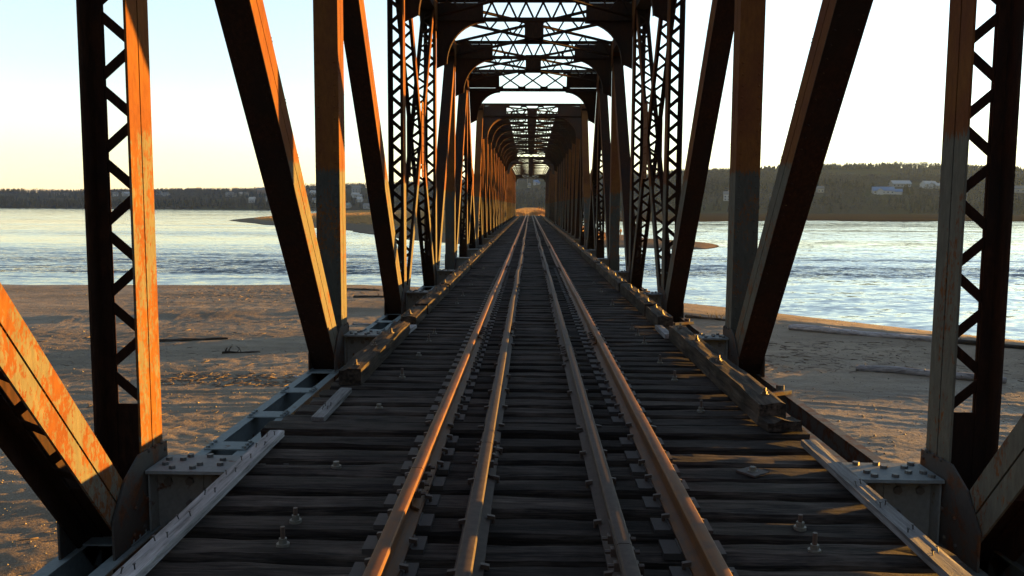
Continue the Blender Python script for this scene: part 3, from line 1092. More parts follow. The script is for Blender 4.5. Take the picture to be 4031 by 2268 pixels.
# ------------------------------------------------------------------ land and water
ZW = -5.05
SHORE = ([-700, -300, -75, -40, -14, 0, 10.6, 15.6, 21.8, 24.9, 40, 60, 100, 300], [90, 82, 73, 68, 70.5, 66, 58.6, 53, 46, 42.7, 28, 8, -30, -160])
CREST = ([-700, -80, -24, -13, 0, 8, 14, 21, 27, 40, 60, 100, 300], [46, 43, 43.5, 48, 50, 49, 45.8, 40.7, 35, 20, 0, -40, -170])
BERM = ([-80, -24, -13, 0, 8, 14, 21, 40], [0.12, 0.30, 0.36, 0.32, 0.22, 0.15, 0.14, 0.12])
LOW = ([-13, 0, 8, 30], [0.0, 0.10, 0.22, 0.24])      # the beach behind the berm lies lower on the right

def seg_dist(x, y, pts):
    """distance to a polyline"""
    best = np.full(x.shape, 1e9)
    for (ax, ay), (bx, by) in zip(pts[:-1], pts[1:]):
        dx, dy = bx - ax, by - ay
        t = np.clip(((x - ax) * dx + (y - ay) * dy) / (dx * dx + dy * dy), 0, 1)
        best = np.minimum(best, np.hypot(x - ax - t * dx, y - ay - t * dy))
    return best

TRACKS = [[(-40, 30), (-24, 27.5), (-14, 27.2), (-5, 28.5), (6, 31), (20, 27), (34, 15)], [(-40, 27), (-24, 25.6), (-13, 25.4), (-4, 26.4), (6, 28.7), (20, 24.6), (34, 13)],
          [(-34, 14), (-16, 12.6), (-9, 13.4), (-3, 16.5), (4, 20)], [(-34, 12.6), (-16, 11.0), (-8.4, 11.8), (-2, 15.0), (5, 18.6)],
          [(-30, 20), (-16, 18.4), (-6, 20.6), (2, 25), (9, 26), (20, 21.5), (30, 12)], [(4, 16), (9, 18.8), (15, 18.2), (24, 13)], [(3, 18.5), (9, 20.8), (16, 20), (26, 14)],
          [(-30, 9.5), (-14, 8.4), (-7, 9.2), (-2, 12)], [(6, 13), (10, 14.5), (16, 13.6), (24, 9)]]

def beach_z(x, y, fine=True):
    f, c = np.interp(x, *SHORE), np.interp(x, *CREST)
    wob = 1.6 * vnoise(x * 0.08, y * 0.02, 3) + 0.5 * vnoise(x * 0.3, y * 0.1, 4)
    sl = np.where(x > 5, 0.72, 0.97)
    d = (f + wob - y) * sl                      # metres inland of the waterline
    hb = np.interp(x, *BERM)
    cw = c + 0.8 * vnoise(x * 0.22, y * 0.0, 9) + 0.25 * vnoise(x * 0.9, y * 0.4, 10)
    e = (y - cw) * sl                           # metres seaward of the berm's crest
    dc = np.maximum((f + wob - cw) * sl, 3.0)
    sea = np.clip(d / dc, 0, 1)
    base = 0.40
    low = np.interp(x, *LOW)
    land = base - low * sstep(0.0, 9.0, -e) + hb * (0.40 * np.exp(np.minimum(e, 0) / 10.0) + 0.60 * (1 - sstep(0.0, 1.6, -e)))
    z = ZW + np.where(d > 0, np.where(e > 0, (base + hb) * (0.25 * (1 - np.exp(-d / 1.5)) + 0.75 * sea), land), np.maximum(d * 0.12, -2.5))
    z = z + 0.07 * fbm(x * 0.11, y * 0.11, 3, 21) * sstep(1, 8, d)
    if fine:
        k = sstep(0.5, 5, d)
        nearl = 1 + 0.9 * (1 - sstep(16, 30, y)) * (x < 0)
        z = z + k * nearl * (0.026 * fbm(x * 0.8, y * 1.9, 4, 31) + 0.022 * np.maximum(0, vnoise(x * 0.5, y * 2.6, 41)) + 0.020 * vnoise(x * 4.2, y * 5.5, 43) + 0.016 * vnoise(x * 9, y * 9.5, 44))
        for i, tr in enumerate(TRACKS):
            dd = seg_dist(x, y, tr) + 0.10 * vnoise(x * 0.7, y * 0.7, 60 + i)
            a = np.exp(-((dd - 0.0) / 0.13) ** 2)
            r = np.exp(-((dd - 0.26) / 0.09) ** 2)
            tread = 0.5 + 0.5 * np.sin((x + 0.4 * y) * 26.0)
            fade = np.clip(0.55 + 1.1 * vnoise(x * 0.12, y * 0.12, 80 + i), 0.1, 1)
            z = z + k * fade * (-0.060 * a + 0.045 * a * tread + 0.055 * r)
    return z

def grid_object(name, xs, ys, zf, mat, kind='structure', smooth=True):
    X, Y = np.meshgrid(np.array(xs), np.array(ys))
    Z = zf(X, Y)
    nx, ny = len(xs), len(ys)
    co = np.stack([X.ravel(), Y.ravel(), Z.ravel()], 1).astype(np.float32)
    i = (np.arange(ny - 1)[:, None] * nx + np.arange(nx - 1)[None, :]).ravel()
    q = np.stack([i, i + 1, i + nx + 1, i + nx], 1).astype(np.int32)
    return np_object(name, co, q, mat, kind, smooth)

def np_object(name, co, faces, mat, kind=None, smooth=False):
    me = bpy.data.meshes.new(name)
    nv, nf, k = len(co), len(faces), faces.shape[1]
    me.vertices.add(nv)
    me.vertices.foreach_set('co', co.ravel())
    me.loops.add(nf * k)
    me.loops.foreach_set('vertex_index', faces.ravel())
    me.polygons.add(nf)
    me.polygons.foreach_set('loop_start', np.arange(0, nf * k, k, dtype=np.int32))
    me.polygons.foreach_set('loop_total', np.full(nf, k, dtype=np.int32))
    if smooth:
        me.polygons.foreach_set('use_smooth', np.ones(nf, dtype=bool))
    me.update(calc_edges=True)
    me.materials.append(mat)
    o = bpy.data.objects.new(name, me)
    COL.objects.link(o)
    if kind:
        o['kind'] = kind
    return o

def sand_mat():
    m = NT('brown pebbly river sand')
    p = m.pos()
    big = m.noise(m.mapping(p, (0.35, 1, 1)), 0.22, 5, 0.6)
    mid = m.noise(m.mapping(p, (0.5, 1, 1)), 1.6, 6, 0.65)
    fine = m.noise(p, 19, 6, 0.7)
    c = m.ramp(mid, [(0.3, (0.23, 0.182, 0.132)), (0.5, (0.32, 0.258, 0.188)), (0.7, (0.385, 0.316, 0.234))])
    c = m.mix(m.val(big, 0.42, 0.62), c, m.ramp(fine, [(0.3, (0.15, 0.115, 0.082)), (0.7, (0.26, 0.205, 0.148))]))
    v = m.new('ShaderNodeTexVoronoi')
    v.inputs['Scale'].default_value = 13
    m.link(p, v.inputs['Vector'])
    peb = m.math('LESS_THAN', v.outputs['Distance'], 0.20)
    pick = m.math('GREATER_THAN', m.sep(v.outputs['Color'])[0], 0.74)
    pm = m.math('MULTIPLY', peb, pick)
    c = m.mix(m.math('MULTIPLY', pm, 0.8), c, m.ramp(m.sep(v.outputs['Color'])[1], [(0, (0.12, 0.10, 0.08)), (0.6, (0.38, 0.33, 0.26)), (1, (0.5, 0.45, 0.38))]))
    grit = m.noise(p, 38, 4, 0.75)
    c = m.mix(m.val(grit, 0.52, 0.64, 0, 0.75), c, (0.10, 0.078, 0.058))
    c = m.mix(m.val(m.noise(p, 31, 3, 0.7), 0.60, 0.70, 0, 0.6), c, (0.50, 0.44, 0.36))
    wet = m.val(m.sep(p)[2], ZW + 0.05, ZW + 0.24)
    c = m.mix(wet, m.mix(0.6, c, (0.035, 0.03, 0.026)), c)
    nb = m.bump(mid, 0.5, 0.05)
    nb = m.bump(m.noise(p, 7, 5, 0.65), 0.7, 0.05, nb)
    nb = m.bump(fine, 0.7, 0.016, nb)
    return m.done(c, m.val(wet, 0, 1, 0.25, 0.95), nb, 0.12)
M['sand'] = sand_mat()

xs = np.concatenate([[-900, -500, -300, -180, -120, -90], np.arange(-75, -26, 0.35), np.arange(-26, 24, 0.125), np.arange(24, 46, 0.35), [50, 56, 64, 80, 110, 160]])
ys = np.concatenate([[-260, -160, -90, -50, -30, -20, -12], np.arange(-8, 8, 0.35), np.arange(8, 40, 0.11), np.arange(40, 78, 0.22), [80, 84, 90, 96]])
beach = grid_object('beach', xs, ys, beach_z, M['sand'])

def water_mat():
    m = NT('rippled river water')
    p = m.pos()
    y = m.sep(p)[1]
    patch = m.noise(m.mapping(p, (0.10, 1.0, 1)), 0.035, 4, 0.6)
    streak = m.noise(m.mapping(p, (0.06, 1.0, 1)), 0.11, 5, 0.65)
    # a rougher current runs close to the near beach
    cur = m.math('MULTIPLY', m.val(y, 72, 84, 0, 1, True), m.val(y, 92, 135, 1, 0, True))
    amp = m.math('ADD', m.math('MULTIPLY', m.val(patch, 0.36, 0.64, 0.25, 1.0), m.val(streak, 0.4, 0.6, 0.5, 1.1)), m.math('MULTIPLY', cur, m.val(streak, 0.42, 0.58, 0.6, 2.6)))
    near = m.val(y, 30, 420, 1.0, 0.5)
    amp = m.math('MULTIPLY', amp, near)

    def slopes(scale, stretch, rot):
        nd = m.new('ShaderNodeTexNoise')
        nd.inputs['Scale'].default_value = scale
        nd.inputs['Detail'].default_value = 3
        nd.inputs['Roughness'].default_value = 0.6
        m.link(m.mapping(p, (stretch, 1, 1), (0, 0, rot)), nd.inputs['Vector'])
        s3 = m.sep(nd.outputs['Color'])
        return m.math('SUBTRACT', s3[0], 0.5), m.math('SUBTRACT', s3[1], 0.5)
    sx, sy = 0.0, 0.0
    for sc, stt, rot, kx, ky in ((0.20, 0.25, 0.03, 0.16, 0.26), (0.75, 0.42, -0.05, 0.32, 0.50), (2.3, 0.55, 0.08, 0.36, 0.52)):
        a, b = slopes(sc, stt, rot)
        sx = m.math('ADD', m.math('MULTIPLY', a, kx), sx)
        sy = m.math('ADD', m.math('MULTIPLY', b, ky), sy)
    comb = m.new('ShaderNodeCombineXYZ')
    m.link(m.math('MULTIPLY', sx, amp), comb.inputs[0])
    m.link(m.math('SUBTRACT', m.math('MULTIPLY', sy, amp), m.math('MULTIPLY', amp, 0.065)), comb.inputs[1])
    comb.inputs[2].default_value = 1.0
    vn = m.new('ShaderNodeVectorMath', operation='NORMALIZE')
    m.link(comb.outputs[0], vn.inputs[0])
    nb = vn.outputs[0]
    m.bsdf.inputs['IOR'].default_value = 1.33
    return m.done((0.010, 0.022, 0.03), 0.08, nb, 0.5, k=1.0)
M['water'] = water_mat()
def plane(name, x0, x1, y0, y1, z, mat):
    me = bpy.data.meshes.new(name)
    me.from_pydata([(x0, y0, z), (x1, y0, z), (x1, y1, z), (x0, y1, z)], [], [(0, 1, 2, 3)])
    me.materials.append(mat)
    o = bpy.data.objects.new(name, me)
    COL.objects.link(o)
    o['kind'] = 'structure'
    return o
plane('river', -6000, 6000, -700, 3200, ZW, M['water'])

# island and sandbar at the far end of the bridge
def poly_world(pts):
    return [tuple(at(x, y, ZW)[:2]) for x, y in pts]
ISL = poly_world([(868, 868), (935, 877), (1010, 886), (1120, 893), (1250, 901), (1400, 914), (1500, 927), (1570, 940), (1700, 951), (1850, 960), (2080, 968), (2370, 975), (2520, 976), (2660, 980),
                  (2770, 980), (2806, 974), (2818, 968), (2800, 960), (2740, 953), (2650, 949), (2560, 941), (2480, 929), (2410, 920), (2340, 906), (2280, 890), (2240, 872), (2235, 848)])
ISL += [(75, 900), (-20, 1020), (-225, 985)] + poly_world([(1250, 838), (1100, 847), (985, 856), (905, 863)])

def poly_sd(x, y, poly):
    """signed distance, positive inside"""
    d = np.full(x.shape, 1e9)
    ins = np.zeros(x.shape, bool)
    n = len(poly)
    for i in range(n):
        (ax, ay), (bx, by) = poly[i], poly[(i + 1) % n]
        dx, dy = bx - ax, by - ay
        t = np.clip(((x - ax) * dx + (y - ay) * dy) / (dx * dx + dy * dy + 1e-9), 0, 1)
        d = np.minimum(d, np.hypot(x - ax - t * dx, y - ay - t * dy))
        c = ((ay > y) != (by > y)) & (x < (bx - ax) * (y - ay) / (by - ay + 1e-12) + ax)
        ins ^= c
    return np.where(ins, d, -d)

def island_z(x, y):
    d = poly_sd(x, y, ISL) - 3.0 * (x < -45) + 1.5 * vnoise(x * 0.08, y * 0.05, 5) + 0.6 * vnoise(x * 0.3, y * 0.2, 6)
    z = ZW + np.where(d > 0, 0.40 * (1 - np.exp(-d / 2.2)) + 0.30 * sstep(7, 22, d) + 0.55 * sstep(28, 60, d), np.maximum(d * 0.12, -1.5))
    # railway embankment
    e = np.abs(x)
    emb = (1 - sstep(4.0, 15, e)) * sstep(150, 160.5, y)
    z = z + emb * (-0.32 - z) * (y > 150)
    return z + 0.06 * fbm(x * 0.2, y * 0.12, 3, 12) * (d > 0)

def island_mat():
    m = NT('sandbar and dry orange grass')
    p = m.pos()
    n = m.noise(m.mapping(p, (0.6, 0.25, 1)), 0.35, 5, 0.65)
    f = m.noise(p, 2.5, 5, 0.7)
    sand = m.ramp(f, [(0.3, (0.17, 0.13, 0.095)), (0.7, (0.28, 0.22, 0.16))])
    grass = m.ramp(m.noise(m.mapping(p, (1, 0.2, 1)), 0.9, 6, 0.7), [(0.3, (0.20, 0.12, 0.045)), (0.6, (0.38, 0.23, 0.08)), (0.8, (0.28, 0.18, 0.075))])
    z = m.sep(p)[2]
    g = m.val(m.math('ADD', z, m.math('MULTIPLY', m.math('SUBTRACT', n, 0.5), 0.7)), -4.42, -4.22)
    c = m.mix(g, sand, grass)
    wet = m.val(z, ZW + 0.02, ZW + 0.12)
    c = m.mix(wet, (0.07, 0.055, 0.045), c)
    return m.done(c, 1.0, m.bump(f, 0.8, 0.25), 0.0)
M['island'] = island_mat()
ix = np.concatenate([np.arange(-340, -130, 6.0), np.arange(-130, -40, 2.0), np.arange(-40, 45, 0.8), np.arange(45, 130, 6)])
iy = np.concatenate([np.arange(118, 210, 0.9), np.arange(210, 420, 4), np.arange(420, 1040, 14)])
grid_object('island', ix, iy, island_z, M['island'])

# mudflat along the far right shore
MUD = [tuple(at(x, y, ZW)[:2]) for x, y in ((2245, 871), (2400, 872), (2735, 873), (2900, 870), (3200, 869), (3500, 872), (3800, 872), (4031, 873), (4600, 876), (5200, 872))]
MUD += [(1500, 900), (1500, 1500), (60, 1500), (70, 900)]
def mud_z(x, y):
    d = poly_sd(x, y, MUD) + 14 * vnoise(x * 0.012, y * 0.03, 15)
    return ZW + np.where(d > 0, 0.35 * sstep(0, 40, d) + 0.9 * sstep(60, 260, d), -0.4)
def mud_mat():
    m = NT('orange brown mudflat grass')
    p = m.pos()
    n = m.noise(m.mapping(p, (0.1, 1, 1)), 0.03, 5, 0.6)
    c = m.ramp(n, [(0.35, (0.035, 0.028, 0.022)), (0.5, (0.075, 0.043, 0.021)), (0.65, (0.035, 0.028, 0.022))])
    return m.done(c, 1.0, None, 0.0)
M['mud'] = mud_mat()
grid_object('mudflat', np.arange(20, 1500, 10.0), np.arange(380, 1100, 7.0), mud_z, M['mud'])

# far hills
HX = [-3200, -1200, 0, 600, 1000, 1300, 1700, 2083, 2400, 2700, 2950, 3200, 3500, 4031, 4600, 5600, 7400]
HBASE = [1500, 1300, 1165, 1150, 1110, 1080, 1040, 1000, 950, 900, 870, 850, 840, 850, 900, 1000, 1100]
HRIDGE = [2000, 1800, 1700, 1700, 1700, 1650, 1600, 1520, 1450, 1420, 1400, 1400, 1400, 1400, 1450, 1500, 1600]
HPIX = [20, 34, 42, 44, 54, 70, 82, 98, 112, 128, 136, 146, 148, 142, 120, 80, 40]     # ridge above the horizon, photo pixels, trees not counted

def hill_z(t, d):
    s = t * FOC + 2083
    b, r, h = np.interp(s, HX, HBASE), np.interp(s, HX, HRIDGE), np.interp(s, HX, HPIX)
    hr = h / FOC * r + 1.5
    u = (d - b) / (r - b)
    x, y = t * d, d
    prof = 0.16 * sstep(-0.02, 0.06, u) + 0.84 * np.where(u < 1, np.clip(u, 0, 1) ** 0.85, 1.0) * sstep(-0.01, 0.2, u)
    z = ZW - 0.3 + (hr - ZW) * prof
    n = fbm(x * 0.004, y * 0.006, 4, 71)
    z = z + n * 16 * sstep(0.05, 0.5, u) * (1 - 0.6 * sstep(0.75, 1.0, u))
    z = np.where(u > 1.05, z - (d - r) * 0.02, z)
    return np.where(u < 0, np.maximum(ZW - 0.4 + u * 3, -9), z)

ts = np.linspace(-1.7, 1.7, 360)
us = np.concatenate([np.linspace(-0.03, 0.12, 10), np.linspace(0.15, 1.1, 26), [1.3, 1.8]])
T, U = np.meshgrid(ts, us)
S = T * FOC + 2083
D = np.interp(S, HX, HBASE) + U * (np.interp(S, HX, HRIDGE) - np.interp(S, HX, HBASE))
Z = hill_z(T, D)
nx, ny = len(ts), len(us)
i = (np.arange(ny - 1)[:, None] * nx + np.arange(nx - 1)[None, :]).ravel()
def hill_mat():
    m = NT('hillside ground with faded fields')
    p = m.pos()
    n = m.noise(p, 0.006, 4, 0.5)
    f = m.noise(p, 0.05, 5, 0.6)
    c = m.ramp(n, [(0.35, (0.04, 0.034, 0.027)), (0.5, (0.07, 0.06, 0.042)), (0.6, (0.055, 0.062, 0.035)), (0.7, (0.075, 0.065, 0.046))], 'LINEAR')
    c = m.mix(m.val(f, 0.3, 0.7, 0, 0.5), c, (0.04, 0.034, 0.027))
    return m.done(c, 1.0, None, 0.0)
M['hill'] = hill_mat()
np_object('hills', np.stack([(T * D).ravel(), D.ravel(), Z.ravel()], 1).astype(np.float32), np.stack([i, i + 1, i + nx + 1, i + nx], 1).astype(np.int32), M['hill'], 'structure', True)

def hill_hit(sx, sy):
    """point of the hillside seen at photo pixel (sx, sy)"""
    d = CAMROT @ Vector(((sx - PX) / FOC, -(sy - PY) / FOC, -1))
    d /= d.y
    base = float(np.interp(d.x * FOC + 2083, HX, HBASE))
    y = base - 10
    while y < 2200:
        z = CAM.z + d.z * y
        if float(hill_z(np.array([d.x]), np.array([y]))[0]) >= z:
            break
        y += 2
    return Vector((CAM.x + d.x * y, y, CAM.z + d.z * y))

# ---- houses on the far shore
HOUSES = [  # photo pixel, width m, depth m, wall height, wall, roof, label, extra wing
    (222, 773, 14, 9, 4.5, 'white', 'slate', 'small pale house on the far left shore, left of a pair of dim houses', 0),
    (262, 774, 16, 9, 4.0, 'cream', 'slate', 'low cream house on the far left shore behind the nearest left post', 1),
    (455, 772, 12, 8, 5, 'white', 'slate', 'white house seen through the lacing of the nearest left post', 0),
    (497, 771, 17, 9, 4.5, 'white', 'white', 'long white house with white roof beside the lit post on the far left shore', 1),
    (628, 768, 12, 9, 5.0, 'white', 'slate', 'white house with dark roof just right of the lit left post', 0),
    (655, 772, 14, 8, 4.2, 'white', 'slate', 'low white house right of the lit left post, lower of two', 0),
    (905, 772, 18, 9, 4.5, 'white', 'slate', 'wide white house on the far shore between the lit post and the leaning diagonal', 1),
    (948, 770, 8, 7, 4.0, 'white', 'white', 'tiny white cottage left of a pair of cottages on the far shore', 0),
    (970, 770, 8, 7, 4.0, 'cream', 'slate', 'tiny cream cottage right of a white one on the far shore', 0),
    (1030, 762, 20, 12, 7.5, 'brick', 'slate', 'large dark brick house on the far shore hillside', 0),
    (994, 797, 12, 9, 5.5, 'white', 'white', 'white gabled house low on the far shore near the water', 0),
    (1062, 791, 15, 8, 4.5, 'white', 'slate', 'white house beside the foot of the leaning left diagonal, near the far water', 0),
    (1238, 768, 18, 9, 4.5, 'white', 'white', 'long white house between the second left post and the diagonal', 0),
    (1242, 798, 11, 8, 4.5, 'white', 'slate', 'small white house low on the shore just left of the second post', 0),
    (1402, 759, 18, 11, 8.5, 'grey', 'slate', 'tall grey house with three storeys on the hillside right of the second left post', 0),
    (1400, 777, 15, 8, 4.5, 'white', 'white', 'white house below the tall grey house on the left hillside', 1),
    (1417, 795, 9, 8, 4.5, 'white', 'white', 'little white gabled house nearest the water on the left hillside', 0),
    (1366, 818, 14, 9, 4, 'grey', 'green', 'low grey barn at the foot of the left hillside above the spit', 0),
    (1450, 820, 16, 9, 4, 'grey', 'slate', 'low dark shed at the foot of the left hillside by the orange grass', 0),
    (2110, 728, 17, 9, 5.0, 'white', 'blue', 'pale blue white farmhouse seen straight down the track through the far portal', 1),
    (2083, 738, 9, 8, 4.0, 'cream', 'slate', 'small cream shed left of the farmhouse in the far portal', 0),
    (2861, 790, 10, 9, 8.5, 'white', 'slate', 'narrow two storey white house on the right hillside beside a solid post', 0),
    (3228, 757, 10, 8, 5.0, 'cream', 'slate', 'small cream house among bare trees left of the blue roofed house', 0),
    (3475, 762, 30, 12, 4.0, 'white', 'blue', 'long white house with a bright blue roof on the right hillside', 1),
    (3543, 735, 30, 11, 4.2, 'grey', 'metal', 'long grey barn with pale metal roof above the blue roofed house', 0),
    (3655, 741, 22, 11, 5.5, 'white', 'white', 'white farmhouse with several gables right of the grey barn', 1),
    (3692, 742, 12, 8, 4.0, 'cream', 'white', 'small cream outbuilding right of the white farmhouse with gables', 0),
    (4003, 756, 20, 10, 4.5, 'grey', 'slate', 'grey house at the right edge of the photo, right of the outer post', 0),
]
HW = {'white': plain('white siding', (0.40, 0.40, 0.40), 0.7, 0.08, 1), 'cream': plain('cream siding', (0.32, 0.30, 0.26), 0.7, 0.1, 1),
      'brick': plain('dark brick', (0.20, 0.12, 0.09), 0.8, 0.2, 1), 'grey': plain('grey siding', (0.22, 0.225, 0.235), 0.7, 0.1, 1)}
HR = {'slate': plain('slate shingles', (0.12, 0.12, 0.13), 0.8, 0.2, 2), 'white': plain('pale shingles', (0.36, 0.36, 0.36), 0.7, 0.1, 2), 'green': plain('green roof sheet', (0.16, 0.24, 0.22), 0.6, 0.1, 2),
      'blue': plain('blue metal roof', (0.07, 0.16, 0.33), 0.5, 0.08, 2), 'metal': plain('pale metal roof', (0.30, 0.32, 0.35), 0.5, 0.1, 2)}
M['window'] = plain('dark window glass', (0.03, 0.035, 0.045), 0.15, 0.1, 1)
M['chimney'] = plain('chimney brick', (0.22, 0.14, 0.11), 0.85, 0.2, 2)
house_xy = []

def gable(mb_w, mb_r, c, w, dp, h, rh, rz):
    ca, sa = math.cos(rz), math.sin(rz)
    def P(x, y, z):
        return Vector((c.x + ca * x - sa * y, c.y + sa * x + ca * y, c.z + z))
    hw, hd = w / 2, dp / 2
    mb_w.prism([P(-hw, -hd, -3), P(-hw, hd, -3), P(-hw, hd, h), P(-hw, 0, h + rh), P(-hw, -hd, h)], P(hw, 0, 0) - P(-hw, 0, 0))
    for sgn in (-1, 1):
        a, b = P(-hw - 0.5, 0, h + rh + 0.25), P(-hw - 0.5, sgn * (hd + 0.7), h - 0.25)
        e = P(hw + 0.5, 0, 0) - P(-hw - 0.5, 0, 0)
        mb_r.prism([a, b, b + Vector((0, 0, 0.3)), a + Vector((0, 0, 0.3))], e)
    return P

for (sx, sy, w, dp, h, wc, rc, lab, wing) in HOUSES:
    c = hill_hit(sx, sy)
    k = 0.72 if sx > 2500 else (0.40 if sx > 2000 else 0.68)
    w, dp, h = w * k, dp * 0.85, h * 0.85
    rz = random.uniform(-0.35, 0.35)
    c.z -= 0.3
    house_xy.append((c.x, c.y, w))
    root = thing('house' if 'barn' not in lab and 'shed' not in lab else 'barn', c, lab, 'house' if 'barn' not in lab and 'shed' not in lab else 'barn', 'buildings on the far hillsides')
    mw, mr = MB(), MB()
    rh = dp * 0.36
    P = gable(mw, mr, c, w, dp, h, rh, rz)
    if wing:
        c2 = P(w * 0.62, -dp * 0.1, -0.2)
        gable(mw, mr, c2, w * 0.5, dp * 0.7, h * 0.72, dp * 0.24, rz + 0.0)
        c3 = P(-w * 0.18, -dp * 0.55, 0)
        gable(mw, mr, c3, dp * 0.5, w * 0.3, h * 0.95, dp * 0.22, rz + math.pi / 2)
    mw.build('wall', HW[wc], root)
    mr.build('roof', HR[rc], root)
    nw = max(2, int(w / 4))
    for f in range(1 if h < 6 else 2):
        for k in range(nw):
            x = -w / 2 + (k + 0.5) * w / nw
            mb = MB()
            q = P(x, -dp / 2 - 0.04, 1.6 + f * 2.9)
            mb.obox(q, P(1, 0, 0) - P(0, 0, 0), P(0, 1, 0) - P(0, 0, 0), Z3, 0.65, 0.06, 0.7)
            mb.build('window', M['window'], root)
    if rc != 'metal':
        mb = MB()
        mb.obox(P(w * 0.25, 0.6, h + rh + 0.5), X3, Y3, Z3, 0.45, 0.45, 1.3)
        mb.build('chimney', M['chimney'], root)

# ---- forest on the far hills
rng = np.random.default_rng(5)
def conifer_tpl(seed):
    r = np.random.default_rng(seed)
    vs, fs = [], []
    tiers = [(0.06, 0.45, 0.27), (0.26, 0.68, 0.21), (0.48, 0.86, 0.15), (0.68, 1.02, 0.09)]
    for z0, z1, rad in tiers:
        o = len(vs)
        k = 7
        for j in range(k):
            a = 2 * math.pi * (j + r.uniform(-0.3, 0.3)) / k
            q = rad * r.uniform(0.55, 1.2)
            vs.append((q * math.cos(a), q * math.sin(a), z0 + r.uniform(-0.05, 0.05)))
        vs.append((r.uniform(-0.01, 0.01), 0, z1))
        for j in range(k):
            fs.append((o + j, o + (j + 1) % k, o + k))
    return np.array(vs), np.array(fs)
def bare_tpl(seed):
    r = np.random.default_rng(seed)
    vs, fs = [], []
    # trunk
    for a in (0, 2.1, 4.2):
        vs.append((0.012 * math.cos(a), 0.012 * math.sin(a), 0))
    vs.append((0, 0, 0.75))
    fs += [(0, 1, 3), (1, 2, 3), (2, 0, 3)]
    for k in range(34):
        th = r.uniform(0, 2 * math.pi)
        z = r.uniform(0.25, 1.0)
        rad = 0.30 * math.sqrt(max(0.02, 1 - ((z - 0.6) / 0.42) ** 2)) * r.uniform(0.3, 1.0)
        c = np.array([rad * math.cos(th), rad * math.sin(th), z])
        up = np.array([0.5 * math.cos(th), 0.5 * math.sin(th), 1.0]) * r.uniform(0.07, 0.15)
        sd = r.normal(size=3) * 0.028
        o = len(vs)
        vs += [tuple(c - sd), tuple(c + sd), tuple(c + up)]
        fs.append((o, o + 1, o + 2))
    return np.array(vs), np.array(fs)

def scatter(name, tpls, pts, hs, ws, mat):
    cos, fcs, off = [], [], 0
    for k, (tv, tf) in enumerate(tpls):
        sel = np.arange(k, len(pts), len(tpls))
        if len(sel) == 0:
            continue
        a = rng.uniform(0, 2 * math.pi, len(sel))
        ca, sa = np.cos(a)[:, None], np.sin(a)[:, None]
        x = (tv[None, :, 0] * ca - tv[None, :, 1] * sa) * (hs[sel] * ws[sel])[:, None] + pts[sel, 0][:, None]
        y = (tv[None, :, 0] * sa + tv[None, :, 1] * ca) * (hs[sel] * ws[sel])[:, None] + pts[sel, 1][:, None]
        z = tv[None, :, 2] * hs[sel][:, None] + pts[sel, 2][:, None]
        cos.append(np.stack([x, y, z], 2).reshape(-1, 3))
        f = tf[None] + (np.arange(len(sel)) * len(tv))[:, None, None] + off
        fcs.append(f.reshape(-1, 3))
        off += len(sel) * len(tv)
    return np_object(name, np.concatenate(cos).astype(np.float32), np.concatenate(fcs).astype(np.int32), mat, 'stuff')

def tree_mat(name, a, b):
    m = NT(name)
    n = m.noise(m.pos(), 0.02, 3, 0.6)
    f = m.noise(m.pos(), 0.35, 4, 0.6)
    c = m.mix(m.val(m.math('ADD', m.math('MULTIPLY', n, 0.5), m.math('MULTIPLY', f, 0.5)), 0.35, 0.65), a, b)
    return m.done(c, 1.0, None, 0.0)
M['conifer'] = tree_mat('dark spruce foliage', (0.008, 0.011, 0.010), (0.020, 0.024, 0.020))
M['bare'] = tree_mat('bare grey brown branches', (0.038, 0.037, 0.038), (0.10, 0.096, 0.096))

NTREE = 30000
t = rng.uniform(-0.92, 0.92, NTREE)
u = rng.uniform(0.0, 1.12, NTREE)
s = t * FOC + 2083
b, r = np.interp(s, HX, HBASE), np.interp(s, HX, HRIDGE)
d = b + u * (r - b)
x, y, z = t * d, d, hill_z(t, d)
field = fbm(x * 0.0065, y * 0.008, 3, 91)
keep = (field < 0.17) | (u > 0.86) | (u < 0.10)
for hx, hy, hw in house_xy:
    # the ground in front of each house stays open so that the house shows
    dx = x - hx * y / hy
    keep &= ~((np.abs(dx) < hw * 0.95) & (y < hy + 8) & (y > hy - 55))
    keep &= ~(np.hypot(x - hx, (y - hy) * 0.6) < hw * 0.9)
near_spit = (s > 1250) & (s < 1560) & (u < 0.62) & (rng.random(NTREE) < 0.75)
keep &= ~near_spit
mixn = fbm(x * 0.010, y * 0.012, 3, 95) + 0.30 * (u > 0.85) - 0.12 * ((u > 0.3) & (u < 0.8)) + 0.16 * (u < 0.22)
isc = (mixn + rng.normal(0, 0.10, NTREE)) > 0.13
P3 = np.stack([x, y, z - 0.3], 1)
hc = rng.uniform(6.5, 11.5, NTREE)
hb_ = rng.uniform(7, 11, NTREE)
k1, k2 = keep & isc, keep & ~isc
f1 = scatter('conifer_forest', [conifer_tpl(i) for i in range(5)], P3[k1], hc[k1], rng.uniform(0.8, 1.3, k1.sum()), M['conifer'])
f2 = scatter('bare_woods', [bare_tpl(i + 40) for i in range(6)], P3[k2], hb_[k2], rng.uniform(0.9, 1.5, k2.sum()), M['bare'])
tag(f1, 'dark spruce woods covering the far hills and their ridge', 'forest', None, 'stuff')
tag(f2, 'bare grey brown leafless woods on the far hillsides', 'forest', None, 'stuff')

